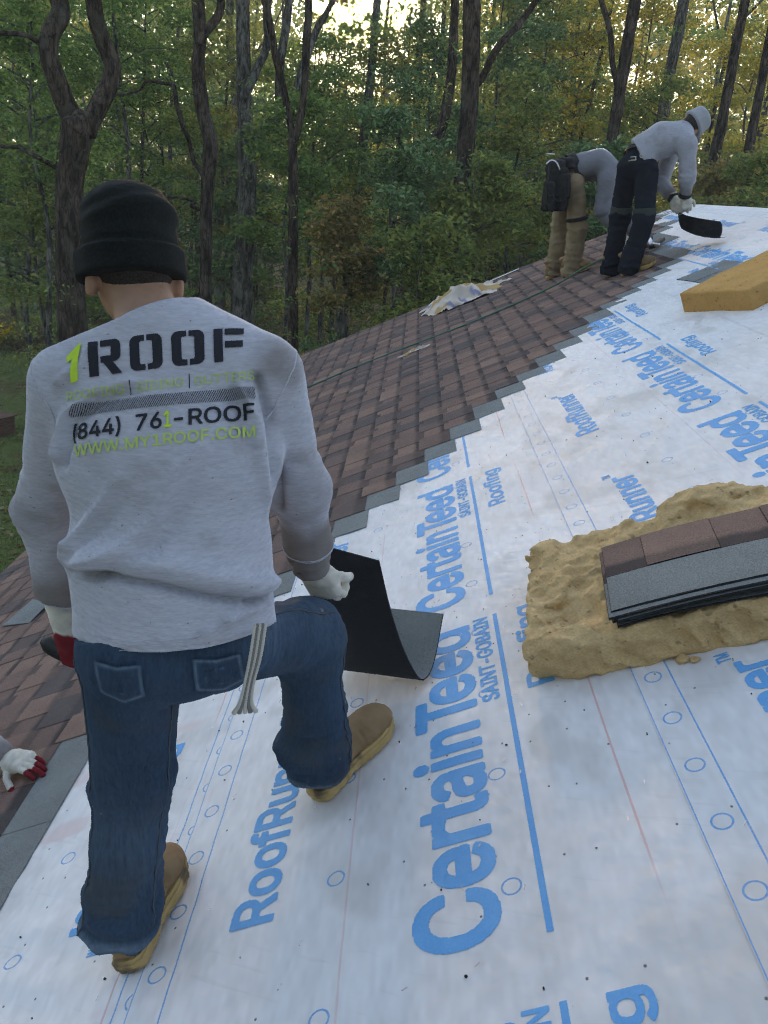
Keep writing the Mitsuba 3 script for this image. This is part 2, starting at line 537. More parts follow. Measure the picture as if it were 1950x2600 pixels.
flat_words = {'CertainTeed': heavy([('Certain', 0.006, 0.632), ('T', 0.654, 0.122), ('eed', 0.748, 0.359)], 0.152, 0.0030), 'SAINT-GOBAIN': heavy([('SAINT-GOBAIN', 0.001, 0.422)], 0.042, 0.0008),
              'Roofing': heavy([('Roofing', 0.002, 0.413)], 0.064, 0.0009), 'RoofRunner': heavy([('RoofRunner', 0.003, 0.688)], 0.091, 0.0016), 'TM': heavy([('TM', 0.0, 0.036)], 0.030, 0.0004)}
bar = finer(trimesh.Trimesh([[0, 0, 0], [1.128, 0, 0], [1.128, 0.0125, 0], [0, 0.0125, 0]], [[0, 1, 2], [0, 2, 3]], process=False), 0.05)
for i, (ua, ub, base, e, sgn, start) in enumerate(SHEETS):
    us, vs = np.linspace(ua, ub, 72), np.arange(-1.6, RAKE - 0.02, 0.021)
    uu, vv = np.meshgrid(us, vs, indexing='ij')
    hh = sheet_lift(uu, vv) + base
    P_ = Rs(uu, vv, hh).reshape(-1, 3)
    uvs = np.stack([(uu - e) * sgn, (vv - start) * sgn], -1).reshape(-1, 2)
    sh = part(house, 'underlayment', (P_, quads(grid_faces(len(us), len(vs))[:, ::-1])[:, ::-1] if False else quads(grid_faces(len(us), len(vs)))), 'sheet', smooth=True, uv=uvs)
    lo, hi = SPANS[i]
    for k in range(-9, 9):
        for w, hgt, b, off, ln in WORDS + [('bar', 0, 0.851, -0.003, 1.128)]:
            m = bar if w == 'bar' else flat_words[w]
            x, y = m.vertices[:, 0] + off + k * PERIOD, m.vertices[:, 1]
            v_ = start + sgn * x
            if v_.max() < lo or v_.min() > hi or v_.max() > RAKE - 0.03:
                continue
            u_ = e + sgn * b - sgn * y
            if u_.max() > ub - 0.005 or u_.min() < ua + 0.005:
                continue
            P2 = Rs(u_, v_, sheet_lift(u_, v_) + base + 0.0013)
            part(sh, 'printed_bar' if w == 'bar' else 'lettering', (P2, m.faces), 'ink', smooth=False)

# deck, ridge strip, far slope, rake board, gutter, wall
ridge_u = np.linspace(2.455, RIDGE, 8)
prof = [(u * CP, Z0 + u * SP + 0.012) for u in (2.452, 2.52, 2.56)] + [(RIDGE * CP, Z0 + RIDGE * SP + 0.008)] + [(RIDGE * CP + d, Z0 + RIDGE * SP - d * TP + 0.010) for d in (0.03, 0.2, 0.5)]
prof = np.array(prof)
ys = np.linspace(-1.6, RAKE - 0.02, 60)
P_ = np.array([[[x, y, z + 0.004 * (meshkit.noise(np.array([[x * 5, y * 3, 0]]))[0] - 0.5)] for y in ys] for x, z in prof]).reshape(-1, 3)
dist = np.linspace(0.3, 0.9, len(prof))
part(house, 'underlayment', (P_, quads(grid_faces(len(prof), len(ys)))), 'sheet', smooth=True, uv=np.stack([np.repeat(dist * 0 + 0.25, len(ys)), np.tile(ys, len(prof))], -1))


def wood_color(p, n, uv):
    g = fbm(p.x * 30, p.y * 2.2, p.z * 30, 3)
    return mix(mi.Color3f(0.26, 0.20, 0.13), mi.Color3f(0.40, 0.33, 0.24), g)


material('sheathing', principled(mikit.proc(wood_color), 0.8, 0.2))
material('white_metal', principled([0.62, 0.63, 0.62], 0.4, 0.5))


def siding(p, n, uv):
    t = p.z * 6.5
    t = t - dr.floor(t)
    return mi.Color3f(0.52, 0.50, 0.45) * (0.85 + 0.15 * step(0.0, 0.12, t)) * (0.9 + 0.2 * fbm(p.x * 4, p.y * 4, p.z * 4))


material('siding', principled(mikit.proc(siding), 0.7, 0.3))


def slab(corners_uvh, thick):
    top = np.array([R(*c) for c in corners_uvh])
    bot = top - RN * thick
    v = np.vstack([top, bot])
    n = len(top)
    f = [[0, i, i + 1] for i in range(1, n - 1)] + [[n, n + i + 1, n + i] for i in range(1, n - 1)]
    for i in range(n):
        j = (i + 1) % n
        f += [[i, n + i, n + j], [i, n + j, j]]
    return trimesh.Trimesh(v, f, process=False)


part(house, 'roof_deck', slab([(EAVE, -1.6, -0.002), (RIDGE, -1.6, -0.002), (RIDGE, RAKE, -0.002), (EAVE, RAKE, -0.002)][::-1], 0.02), 'sheathing')
RX, RZ = RIDGE * CP, Z0 + RIDGE * SP
far = np.array([[RX, -1.6, RZ - 0.004], [RX, RAKE, RZ - 0.004], [RX + 5.4, RAKE, RZ - 5.4 * TP], [RX + 5.4, -1.6, RZ - 5.4 * TP]])
part(house, 'far_slope', (far, quads([[0, 3, 2, 1]])), 'sheathing')
part(house, 'rake_board', slab([(EAVE, RAKE + 0.004, -0.006), (RIDGE, RAKE + 0.004, -0.006), (RIDGE, RAKE + 0.03, -0.006), (EAVE, RAKE + 0.03, -0.006)][::-1], 0.16), 'white_metal')
ex, ez = EAVE * CP, Z0 + EAVE * SP
gut = np.array([(0.02, -0.125), (-0.07, -0.125), (-0.095, -0.10), (-0.105, -0.04), (-0.125, -0.012), (-0.125, 0.004), (-0.112, 0.004), (-0.112, -0.010), (-0.092, -0.04), (-0.083, -0.095), (-0.065, -0.112), (0.006, -0.112), (0.006, 0.0), (0.02, 0.0)]) + [ex - 0.03, ez - 0.012]
gp = CrossSection([gut]).extrude(RAKE + 1.6)
g3 = to_tri(gp)
g3.vertices = np.stack([g3.vertices[:, 0], RAKE - g3.vertices[:, 2], g3.vertices[:, 1]], 1)
part(house, 'gutter', g3, 'white_metal')
part(house, 'fascia', box_mesh((ex - 0.008, -1.6, ez - 0.20), (ex + 0.016, RAKE, ez - 0.022)), 'white_metal')
part(house, 'wall', box_mesh((ex + 0.42, -1.5, 0.0), (RX + 5.0, RAKE - 0.35, ez - 0.02)), 'siding')
gable = sg.Polygon([(ex + 0.42, ez - 0.02), (RX + 5.0, ez - 0.02), (RX + 5.0, ez + 0.12), (RX, RZ - 0.05), (ex + 0.42, ez + 0.14)])
gm = trimesh.creation.extrude_polygon(gable, 0.12, engine='earcut')
gm.vertices = np.stack([gm.vertices[:, 0], RAKE - 0.352 - gm.vertices[:, 2], gm.vertices[:, 1]], 1)
part(house, 'gable', gm, 'siding')


# ------------------------------------------------------------------ ground
def lawn_height(x, y):
    x, y = np.asarray(x, float), np.asarray(y, float)
    p = np.stack([x, y, 0 * x], -1)
    near = np.exp(-(((x + 6) / 14) ** 2 + ((y - 5) / 16) ** 2))
    return (meshkit.fbm(p * 0.09, 3, 2) - 0.5) * 1.6 * (1 - near) + (meshkit.fbm(p * 0.7, 2, 6) - 0.5) * 0.12


def ground_color(p, n, uv):
    f = fbm(p.x * 0.35, p.y * 0.35, 2.0, 4)
    g = noise(p.x * 30, p.y * 30, 0.0)
    grass = mix(mi.Color3f(0.065, 0.085, 0.026), mi.Color3f(0.115, 0.14, 0.046), g)
    litter = mix(mi.Color3f(0.050, 0.036, 0.022), mi.Color3f(0.12, 0.085, 0.048), noise(p.x * 9, p.y * 9, 4.0))
    wood = step(30.0, 35.0, p.y + 6 * (f - 0.5) + 0.25 * p.x)
    wood = dr.maximum(wood, step(-4.0, 2.0, p.x + 0.3 * p.y - 8 + 4 * f))
    bare = step(0.50, 0.66, fbm(p.x * 0.8, p.y * 0.8, 9.0, 3))
    c = mix(grass, litter, dr.maximum(wood * 0.9, bare * 0.55))
    return c


material('ground_soil', principled(mikit.proc(ground_color), 0.95, 0.1))
gx, gy = np.meshgrid(np.concatenate([[-600, -300, -150], np.linspace(-90, 90, 121), [150, 300, 600]]), np.concatenate([[-600, -200, -80], np.linspace(-40, 140, 121), [200, 320, 700]]), indexing='ij')
structure('ground', (np.stack([gx, gy, lawn_height(gx, gy)], -1).reshape(-1, 3), quads(grid_faces(*gx.shape))), 'ground_soil', smooth=True)


# ------------------------------------------------------------------ the wood
def bark_color(base, pale):
    def fn(p, n, uv):
        f = fbm(p.x * 16, p.y * 16, p.z * 3.2, 4)
        g = noise(p.x * 70, p.y * 70, p.z * 14)
        lich = step(0.60, 0.74, fbm(p.x * 4, p.y * 4, p.z * 2.4 + 9, 3))
        c = mix(mi.Color3f(*base) * 0.45, mi.Color3f(*base) * 1.75, step(0.25, 0.75, f))
        fis = step(0.10, 0.0, dr.abs(fbm(p.x * 22, p.y * 22, p.z * 4.5, 3) - 0.5))
        c = c * (1 - 0.6 * fis)
        c = c * (0.75 + 0.5 * g)
        return mix(c, mi.Color3f(*pale), lich * 0.45)
    return fn


def fissures(p, n, uv):
    f = fbm(p.x * 22, p.y * 22, p.z * 4.5, 3)
    return dr.abs(f - 0.5) * 2


material('bark_brown', bump(principled(mikit.proc(bark_color((0.060, 0.046, 0.036), (0.11, 0.105, 0.085))), 0.95, 0.1), fissures, 0.035, 4e-3))
material('bark_grey', bump(principled(mikit.proc(bark_color((0.105, 0.098, 0.088), (0.20, 0.20, 0.18))), 0.95, 0.1), fissures, 0.02, 4e-3))
material('red_wood', principled(mikit.proc(lambda p, n, uv: mix(mi.Color3f(0.10, 0.055, 0.042), mi.Color3f(0.19, 0.115, 0.09), fbm(p.x * 12, p.y * 12, p.z * 40))), 0.85, 0.2))
scene['leaf'] = {'type': 'principledthin', 'base_color': {'type': 'mesh_attribute', 'name': 'vertex_color'}, 'roughness': 0.55, 'diff_trans': 0.95, 'eta': 1.4}
scene['glossy_leaf'] = {'type': 'principledthin', 'base_color': {'type': 'mesh_attribute', 'name': 'vertex_color'}, 'roughness': 0.38, 'diff_trans': 0.5, 'eta': 1.5}

GREEN = [(0.215, 0.325, 0.090), (0.170, 0.270, 0.080), (0.300, 0.395, 0.105), (0.130, 0.210, 0.075)]
DEEP = [(0.125, 0.215, 0.090), (0.165, 0.260, 0.120), (0.095, 0.165, 0.072), (0.220, 0.300, 0.150)]
OLIVE = [(0.265, 0.320, 0.095), (0.215, 0.270, 0.085), (0.340, 0.350, 0.100), (0.165, 0.225, 0.078)]
GOLD = [(0.560, 0.450, 0.085), (0.600, 0.470, 0.075), (0.440, 0.410, 0.095), (0.310, 0.345, 0.095)]
RUST = [(0.340, 0.235, 0.090), (0.260, 0.225, 0.090), (0.420, 0.310, 0.110), (0.210, 0.235, 0.085)]


def leaves(c, size, palette, r, flat=0.5, aspect=0.55):
    """Leaf blades at the centres c: folded rhombs, upward-facing on the whole. Returns vertices, faces, colours."""
    n = len(c)
    nrm = r.normal(size=(n, 3))
    nrm[:, 2] = np.abs(nrm[:, 2]) + flat * 2
    nrm /= np.linalg.norm(nrm, axis=1, keepdims=True)
    a = np.cross(nrm, r.normal(size=(n, 3)))
    a /= np.linalg.norm(a, axis=1, keepdims=True) + 1e-9
    b = np.cross(nrm, a)
    s = (size * r.uniform(0.6, 1.35, n))[:, None]
    tip = c + a * s * 0.6 - nrm * s * 0.15
    v = np.stack([c - a * s * 0.5, c + b * s * aspect * 0.5 + nrm * s * 0.08, tip, c - b * s * aspect * 0.5 + nrm * s * 0.08], 1).reshape(-1, 3)
    i = np.arange(n) * 4
    f = np.vstack([np.stack([i, i + 1, i + 2], 1), np.stack([i, i + 2, i + 3], 1)])
    col = np.asarray(palette)[r.integers(0, len(palette), n)] * r.uniform(0.65, 1.4, (n, 1))
    return v, f, np.repeat(col, 4, 0)


def bark_jitter(seed, amount=0.10):
    def j(ang, i):
        q = np.stack([np.cos(ang) * 1.6, np.sin(ang) * 1.6, np.full_like(ang, i * 0.22)], -1)
        return 1 + amount * 2 * (meshkit.fbm(q, 2, seed) - 0.5)
    return j


def limb_mesh(pts, n=26, sides=12, seed=0, wander=0.0, amount=0.10):
    P_ = smooth_path(np.asarray(pts, float), n)
    if wander:
        s = np.linspace(0, 1, n)
        P_[:, 0] += wander * (meshkit.noise(np.stack([s * 5, s * 0 + seed, s * 0], -1)) - 0.5) * np.sin(np.pi * s)
        P_[:, 1] += wander * 2 * (meshkit.noise(np.stack([s * 4, s * 0 + seed, s * 0 + 9], -1)) - 0.5)
    return tube(P_[:, :3], np.maximum(P_[:, 3], 0.004), sides, True, bark_jitter(seed, amount))


def sprays(tips, r, n_leaf, rad, thick, droop=0.25):
    """Leaf positions in flat layered sprays round the tips (k, 3)."""
    k = len(tips)
    rr = rad * np.sqrt(r.random((k, n_leaf))) * r.uniform(0.6, 1.25, (k, 1))
    an = r.random((k, n_leaf)) * 2 * np.pi
    d = np.stack([np.cos(an) * rr, np.sin(an) * rr, r.normal(0, thick, (k, n_leaf)) - droop * rr * rr / rad], -1)
    return (tips[:, None] + d).reshape(-1, 3)


def crown_tree(name, label, base, height, spread, low, palette, r, n_limb=16, per=260, size=0.085, bark='bark_brown', trunk_r=0.06, lean=(0, 0), group=None, leaf='leaf', thing_key=None, rad=0.55, twig_n=5, bias=(0.0, 0.0)):
    """An understorey tree: a slim leaning trunk, branches that rise and spread, sprays of leaves at their ends."""
    k = thing(name, label, 'tree', group) if thing_key is None else thing_key
    base = np.asarray(base, float)
    top = base + np.array([lean[0], lean[1], height])
    s = np.linspace(0, 1, 7)
    tr = np.stack([base[0] + lean[0] * s ** 1.3, base[1] + lean[1] * s ** 1.3, base[2] - 0.2 + (height + 0.2) * s, trunk_r * (1.15 - s)], 1)
    tr[1:-1, :2] += r.normal(0, 0.02 * height ** 0.5, (5, 2))
    if thing_key is None:
        part(k, 'trunk', limb_mesh(tr, 20, 9, int(r.integers(99)), 0.1), bark, smooth=True)
    tips, twigs = [], []
    for i in range(n_limb):
        t = low + (1 - low) * (i + r.random()) / n_limb
        a = r.random() * 2 * np.pi
        ln = spread * (0.45 + 0.75 * r.random()) * (1.0 - 0.55 * max(0, (t - 0.55) / 0.45))
        o = base + (top - base) * t
        e = o + np.array([math.cos(a) * ln + bias[0] * ln, math.sin(a) * ln + bias[1] * ln, ln * r.uniform(0.0, 0.45)])
        mid = (o + e) / 2 + np.array([0, 0, ln * 0.12])
        twigs.append(tube(smooth_path(np.array([o, mid, e]), 7), np.linspace(trunk_r * 0.35 * (1.2 - t) + 0.008, 0.005, 7), 4))
        for q in range(twig_n):
            w = 0.35 + 0.65 * (q + 0.5) / twig_n
            tips.append(o + (e - o) * w + r.normal(0, spread * 0.13, 3) * np.array([1, 1, 0.45]))
    part(k, 'branchwork', join(twigs), bark, smooth=True)
    labels[k + '__branchwork'] = {'kind': 'stuff'}
    tips = np.array(tips)
    c = sprays(tips, r, max(4, per // twig_n), rad, 0.07)
    v, f, col = leaves(c, size, palette, r, 0.45)
    part(k, 'crown', (v, f), leaf, color=col)
    return k


TRUNKS = {
    'T1': [
        [(-6.27, 14.00, -0.30, 0.357), (-6.25, 14.00, 0.50, 0.276), (-6.21, 14.00, 2.49, 0.246), (-6.18, 14.00, 3.72, 0.231), (-6.12, 14.00, 4.81, 0.217), (-6.06, 14.00, 5.37, 0.221), (-5.93, 14.00, 5.85, 0.247), (-5.87, 14.00, 6.10, 0.245)],
        [(-5.97, 14.00, 5.84, 0.181), (-6.08, 14.00, 6.36, 0.157), (-6.18, 14.00, 6.93, 0.141), (-6.25, 14.00, 7.35, 0.139), (-6.25, 14.00, 7.71, 0.138), (-6.23, 14.00, 8.41, 0.121), (-6.18, 14.00, 9.57, 0.091)],
        [(-5.78, 14.00, 5.92, 0.152), (-5.61, 14.00, 6.36, 0.143), (-5.48, 14.00, 6.84, 0.134), (-5.47, 14.00, 7.22, 0.126), (-5.47, 14.00, 7.76, 0.124), (-5.48, 14.00, 8.46, 0.108), (-5.34, 14.00, 9.62, 0.078)],
        [(-6.19, 14.00, 5.33, 0.048), (-6.62, 14.00, 5.57, 0.037), (-6.87, 14.00, 5.67, 0.033), (-7.16, 14.00, 5.66, 0.029), (-7.59, 14.00, 5.74, 0.022)],
        [(-6.30, 14.00, 7.10, 0.039), (-6.58, 14.00, 7.20, 0.035), (-6.79, 14.00, 7.22, 0.035), (-7.00, 14.00, 7.20, 0.028), (-7.36, 14.00, 7.10, 0.021)],
    ],
    'T2': [
        [(-4.67, 17.00, -0.30, 0.179), (-4.67, 17.00, 0.50, 0.138), (-4.65, 17.00, 2.62, 0.123), (-4.65, 17.00, 3.89, 0.115), (-4.61, 17.00, 5.02, 0.126), (-4.53, 17.00, 5.85, 0.141), (-4.55, 17.00, 6.17, 0.140), (-4.68, 17.00, 6.64, 0.130), (-4.74, 17.00, 7.25, 0.119), (-4.70, 17.00, 7.78, 0.118), (-4.73, 17.00, 8.36, 0.116), (-4.78, 17.00, 9.06, 0.098), (-4.84, 17.00, 10.40, 0.071)],
        [(-4.67, 17.00, 7.63, 0.068), (-4.50, 17.00, 8.01, 0.075), (-4.38, 17.00, 8.38, 0.075), (-4.29, 17.00, 8.95, 0.065), (-4.12, 17.00, 10.11, 0.048)],
        [(-4.62, 17.00, 5.23, 0.054), (-4.80, 17.00, 5.67, 0.044), (-4.96, 17.00, 6.14, 0.044), (-5.13, 17.00, 6.57, 0.043), (-5.25, 17.00, 6.95, 0.039), (-5.41, 17.00, 7.36, 0.026)],
        [(-5.27, 17.00, 6.97, 0.030), (-5.59, 17.00, 6.98, 0.026), (-5.95, 17.00, 6.83, 0.022), (-6.30, 17.00, 6.69, 0.017)],
        [(-4.66, 17.00, 4.76, 0.041), (-4.94, 17.00, 4.91, 0.032), (-5.12, 17.00, 4.99, 0.027), (-5.39, 17.00, 5.01, 0.018)],
    ],
    'T3': [
        [(-4.42, 20.00, -0.30, 0.356), (-4.44, 20.00, 0.50, 0.275), (-4.47, 20.00, 1.96, 0.246), (-4.49, 20.00, 3.26, 0.240), (-4.42, 20.00, 4.50, 0.213), (-4.41, 20.00, 5.30, 0.199), (-4.45, 20.00, 6.06, 0.186), (-4.46, 20.00, 6.72, 0.173), (-4.50, 20.00, 7.26, 0.161), (-4.51, 20.00, 8.06, 0.149), (-4.54, 20.00, 8.92, 0.136), (-4.57, 20.00, 9.75, 0.115), (-4.61, 20.00, 11.17, 0.084)],
        [(-4.45, 20.00, 6.02, 0.134), (-4.15, 20.00, 6.37, 0.123), (-3.84, 20.00, 6.71, 0.112), (-3.54, 20.00, 7.05, 0.101), (-3.30, 20.00, 7.43, 0.090), (-3.07, 20.00, 8.06, 0.089), (-2.89, 20.00, 8.51, 0.079), (-2.61, 20.00, 8.91, 0.068), (-2.25, 20.00, 9.55, 0.058), (-1.92, 20.00, 10.38, 0.038)],
        [(-4.46, 20.00, 7.04, 0.101), (-4.21, 20.00, 7.64, 0.090), (-4.02, 20.00, 8.01, 0.089), (-3.87, 20.00, 8.45, 0.089), (-3.78, 20.00, 8.97, 0.088), (-3.75, 20.00, 9.63, 0.077), (-3.73, 20.00, 10.75, 0.056)],
        [(-3.86, 20.00, 6.68, 0.092), (-3.73, 20.00, 7.13, 0.091), (-3.61, 20.00, 7.85, 0.090), (-3.48, 20.00, 8.64, 0.088), (-3.45, 20.00, 9.49, 0.077), (-3.39, 20.00, 10.61, 0.056)],
    ],
    'T4': [
        [(-2.55, 15.50, -0.30, 0.145), (-2.58, 15.50, 0.50, 0.112), (-2.65, 15.50, 2.60, 0.100), (-2.69, 15.50, 3.82, 0.093), (-2.71, 15.50, 5.01, 0.086), (-2.74, 15.50, 5.91, 0.080), (-2.77, 15.50, 6.09, 0.080)],
        [(-2.77, 15.50, 6.04, 0.064), (-2.89, 15.50, 6.41, 0.063), (-3.00, 15.50, 6.72, 0.063), (-3.12, 15.50, 7.17, 0.062), (-3.21, 15.50, 7.64, 0.061), (-3.28, 15.50, 8.17, 0.060), (-3.36, 15.50, 8.74, 0.052), (-3.44, 15.50, 9.78, 0.036)],
        [(-2.74, 15.50, 6.04, 0.064), (-2.66, 15.50, 6.50, 0.063), (-2.65, 15.50, 6.99, 0.062), (-2.65, 15.50, 7.54, 0.069), (-2.63, 15.50, 8.01, 0.068), (-2.64, 15.50, 8.72, 0.059), (-2.63, 15.50, 9.83, 0.043)],
    ],
    'T5': [
        [(-2.78, 26.00, -0.30, 0.221), (-2.71, 26.00, 0.50, 0.170), (-2.40, 26.00, 4.17, 0.152), (-2.29, 26.00, 5.46, 0.136), (-2.23, 26.00, 6.71, 0.133), (-2.15, 26.00, 7.67, 0.125), (-2.09, 26.00, 8.83, 0.116), (-2.05, 26.00, 10.17, 0.113), (-1.99, 26.00, 11.14, 0.099), (-1.89, 26.00, 12.49, 0.073)],
    ],
    'T6': [
        [(0.14, 16.00, -0.30, 0.216), (0.15, 16.00, 0.50, 0.167), (0.21, 16.00, 3.30, 0.149), (0.23, 16.00, 4.19, 0.155), (0.24, 16.00, 4.96, 0.152), (0.24, 16.00, 5.74, 0.149), (0.25, 16.00, 6.35, 0.155), (0.23, 16.00, 7.08, 0.152), (0.18, 16.00, 7.78, 0.149), (0.12, 16.00, 8.46, 0.147), (0.07, 16.00, 9.11, 0.137), (-0.04, 16.00, 10.48, 0.102)],
        [(0.19, 16.00, 7.08, 0.064), (0.44, 16.00, 7.31, 0.064), (0.60, 16.00, 7.67, 0.063), (0.76, 16.00, 8.02, 0.055), (0.92, 16.00, 8.31, 0.054), (1.11, 16.00, 8.58, 0.046), (1.29, 16.00, 8.99, 0.038)],
    ],
    'T7': [
        [(-1.00, 18.00, -0.30, 0.201), (-0.93, 18.00, 0.50, 0.155), (-0.74, 18.00, 2.95, 0.139), (-0.65, 18.00, 4.10, 0.135), (-0.57, 18.00, 4.92, 0.133), (-0.48, 18.00, 5.55, 0.122), (-0.35, 18.00, 6.16, 0.120), (-0.16, 18.00, 6.68, 0.110), (-0.08, 18.00, 7.26, 0.099), (-0.07, 18.00, 7.89, 0.089), (-0.10, 18.00, 8.51, 0.079), (-0.14, 18.00, 9.26, 0.069), (-0.21, 18.00, 10.40, 0.050)],
        [(-0.51, 18.00, 5.37, 0.066), (-0.75, 18.00, 5.96, 0.046), (-1.02, 18.00, 6.45, 0.037), (-1.18, 18.00, 6.86, 0.027)],
    ],
    'T8': [
        [(4.56, 21.00, -0.30, 0.209), (4.47, 21.00, 0.50, 0.161), (4.04, 21.00, 4.62, 0.144), (3.90, 21.00, 6.05, 0.140), (3.82, 21.00, 6.74, 0.138), (3.82, 21.00, 7.60, 0.136), (3.83, 21.00, 8.44, 0.134), (3.84, 21.00, 9.07, 0.132), (3.85, 21.00, 9.60, 0.131), (3.84, 21.00, 10.37, 0.119), (3.74, 21.00, 11.76, 0.087)],
        [(3.81, 21.00, 7.84, 0.073), (3.51, 21.00, 8.51, 0.062), (3.29, 21.00, 9.22, 0.061), (3.05, 21.00, 10.07, 0.050), (2.82, 21.00, 10.90, 0.039)],
    ],
    'T9': [
        [(6.53, 27.00, -0.30, 0.239), (6.52, 27.00, 0.50, 0.185), (6.43, 27.00, 6.81, 0.165), (6.41, 27.00, 8.30, 0.175), (6.40, 27.00, 9.25, 0.159), (6.44, 27.00, 10.07, 0.157), (6.44, 27.00, 10.86, 0.155), (6.43, 27.00, 11.85, 0.140), (6.40, 27.00, 13.43, 0.099)],
    ],
    'T10': [
        [(6.73, 20.00, -0.30, 0.183), (6.62, 20.00, 0.50, 0.141), (6.03, 20.00, 4.81, 0.126), (5.87, 20.00, 5.98, 0.123), (5.88, 20.00, 6.64, 0.122), (5.90, 20.00, 7.29, 0.110), (5.89, 20.00, 8.09, 0.108), (5.88, 20.00, 8.78, 0.097), (5.89, 20.00, 9.46, 0.096), (5.88, 20.00, 10.19, 0.085), (5.82, 20.00, 11.44, 0.064)],
    ],
    'T11': [
        [(7.85, 22.00, -0.30, 0.198), (7.79, 22.00, 0.50, 0.153), (7.40, 22.00, 5.56, 0.137), (7.30, 22.00, 6.91, 0.122), (7.28, 22.00, 7.81, 0.109), (7.26, 22.00, 8.59, 0.097), (7.23, 22.00, 9.53, 0.085), (7.22, 22.00, 10.52, 0.073), (7.18, 22.00, 11.74, 0.051)],
    ],
}
TREE_LABELS = {
    'T1': ('forked_tree', 'big brown tree forking in two above head height, at left edge of the wood', 'bark_brown'),
    'T2': ('crooked_tree', 'slim dark crooked tree rising behind the black knitted hat', 'bark_brown'),
    'T3': ('branching_tree', 'thick straight tree with pale grey limbs spreading to the right', 'bark_grey'),
    'T4': ('slim_forked_tree', 'slim dark tree splitting into a narrow V, nearest the roof at left', 'bark_brown'),
    'T5': ('bright_sky_tree', 'pale leaning trunk in front of the brightest gap of sky', 'bark_grey'),
    'T6': ('tall_tree', 'tall straight trunk behind the middle of the shingled roof edge', 'bark_brown'),
    'T7': ('leaning_tree', 'dark tree leaning left, just left of the tall straight trunk', 'bark_brown'),
    'T8': ('dark_tree', 'dark trunk rising behind the bent worker with the tool belt', 'bark_brown'),
    'T9': ('grey_tree', 'pale grey trunk above the bent back of the worker with the cap', 'bark_grey'),
    'T10': ('slanting_tree', 'dark slanting trunk just right of the capped worker', 'bark_brown'),
    'T11': ('edge_tree', 'dark trunk at right edge of the wood, beside yellow leaves', 'bark_brown'),
}
wr = np.random.default_rng(21)
for tag, limbs in TRUNKS.items():
    name, label, bark = TREE_LABELS[tag]
    k = thing(name, label, 'tree')
    for i, pl in enumerate(limbs):
        pl = [list(q) for q in pl]
        if pl[-1][2] > 8.5:           # the stem goes on up out of the picture
            a, b = np.array(pl[-2]), np.array(pl[-1])
            d = (b - a) / max(b[2] - a[2], 0.3)
            for hgt, fr in ((3.5, 0.75), (7.5, 0.4), (10.5, 0.12)):
                q = b + d * hgt * 0.6
                pl.append([q[0] + wr.normal(0, 0.25), q[1] + wr.normal(0, 0.4), b[2] + hgt, b[3] * fr])
        elif i == 0:                            # the fork takes over: round the stub off inside it
            q = np.array(pl[-1])
            pl.append([q[0], q[1], q[2] + q[3] * 0.7, q[3] * 0.25])
        m = limb_mesh(pl, 16 + 6 * len(pl), 16 if i == 0 else 10, int(wr.integers(99)), 0.0 if i == 0 else 0.35, 0.13 if i == 0 else 0.08)
        part(k, 'trunk' if i == 0 else 'limb', m, bark, smooth=True)
    top = max((pl[-1] for pl in limbs), key=lambda q: q[2])
    crown_tree(name, label, (top[0], top[1], top[2] - 1.0), 9.0, 3.6, 0.12, OLIVE if tag in ('T8', 'T9', 'T10', 'T11', 'T6') else GREEN, wr, 9, 130, 0.17, bark, 0.10, thing_key=k, rad=0.8)
    if tag in ('T1', 'T2', 'T3', 'T4', 'T6', 'T7'):  # a few leafy twigs low on the stem
        tips = []
        for j in range(9):
            q = limbs[0][2 + int(wr.integers(len(limbs[0]) - 3))]
            a = wr.random() * 2 * np.pi
            tips.append([q[0] + math.cos(a) * 0.5, q[1] + math.sin(a) * 0.5, q[2] + wr.uniform(-0.3, 0.8)])
        v, f, col = leaves(sprays(np.array(tips), wr, 34, 0.4, 0.08), 0.075, GREEN if tag != 'T6' else OLIVE, wr)
        part(k, 'leafy_twigs', (v, f), 'leaf', color=col)
        labels[k + '__leafy_twigs'] = {'kind': 'stuff'}

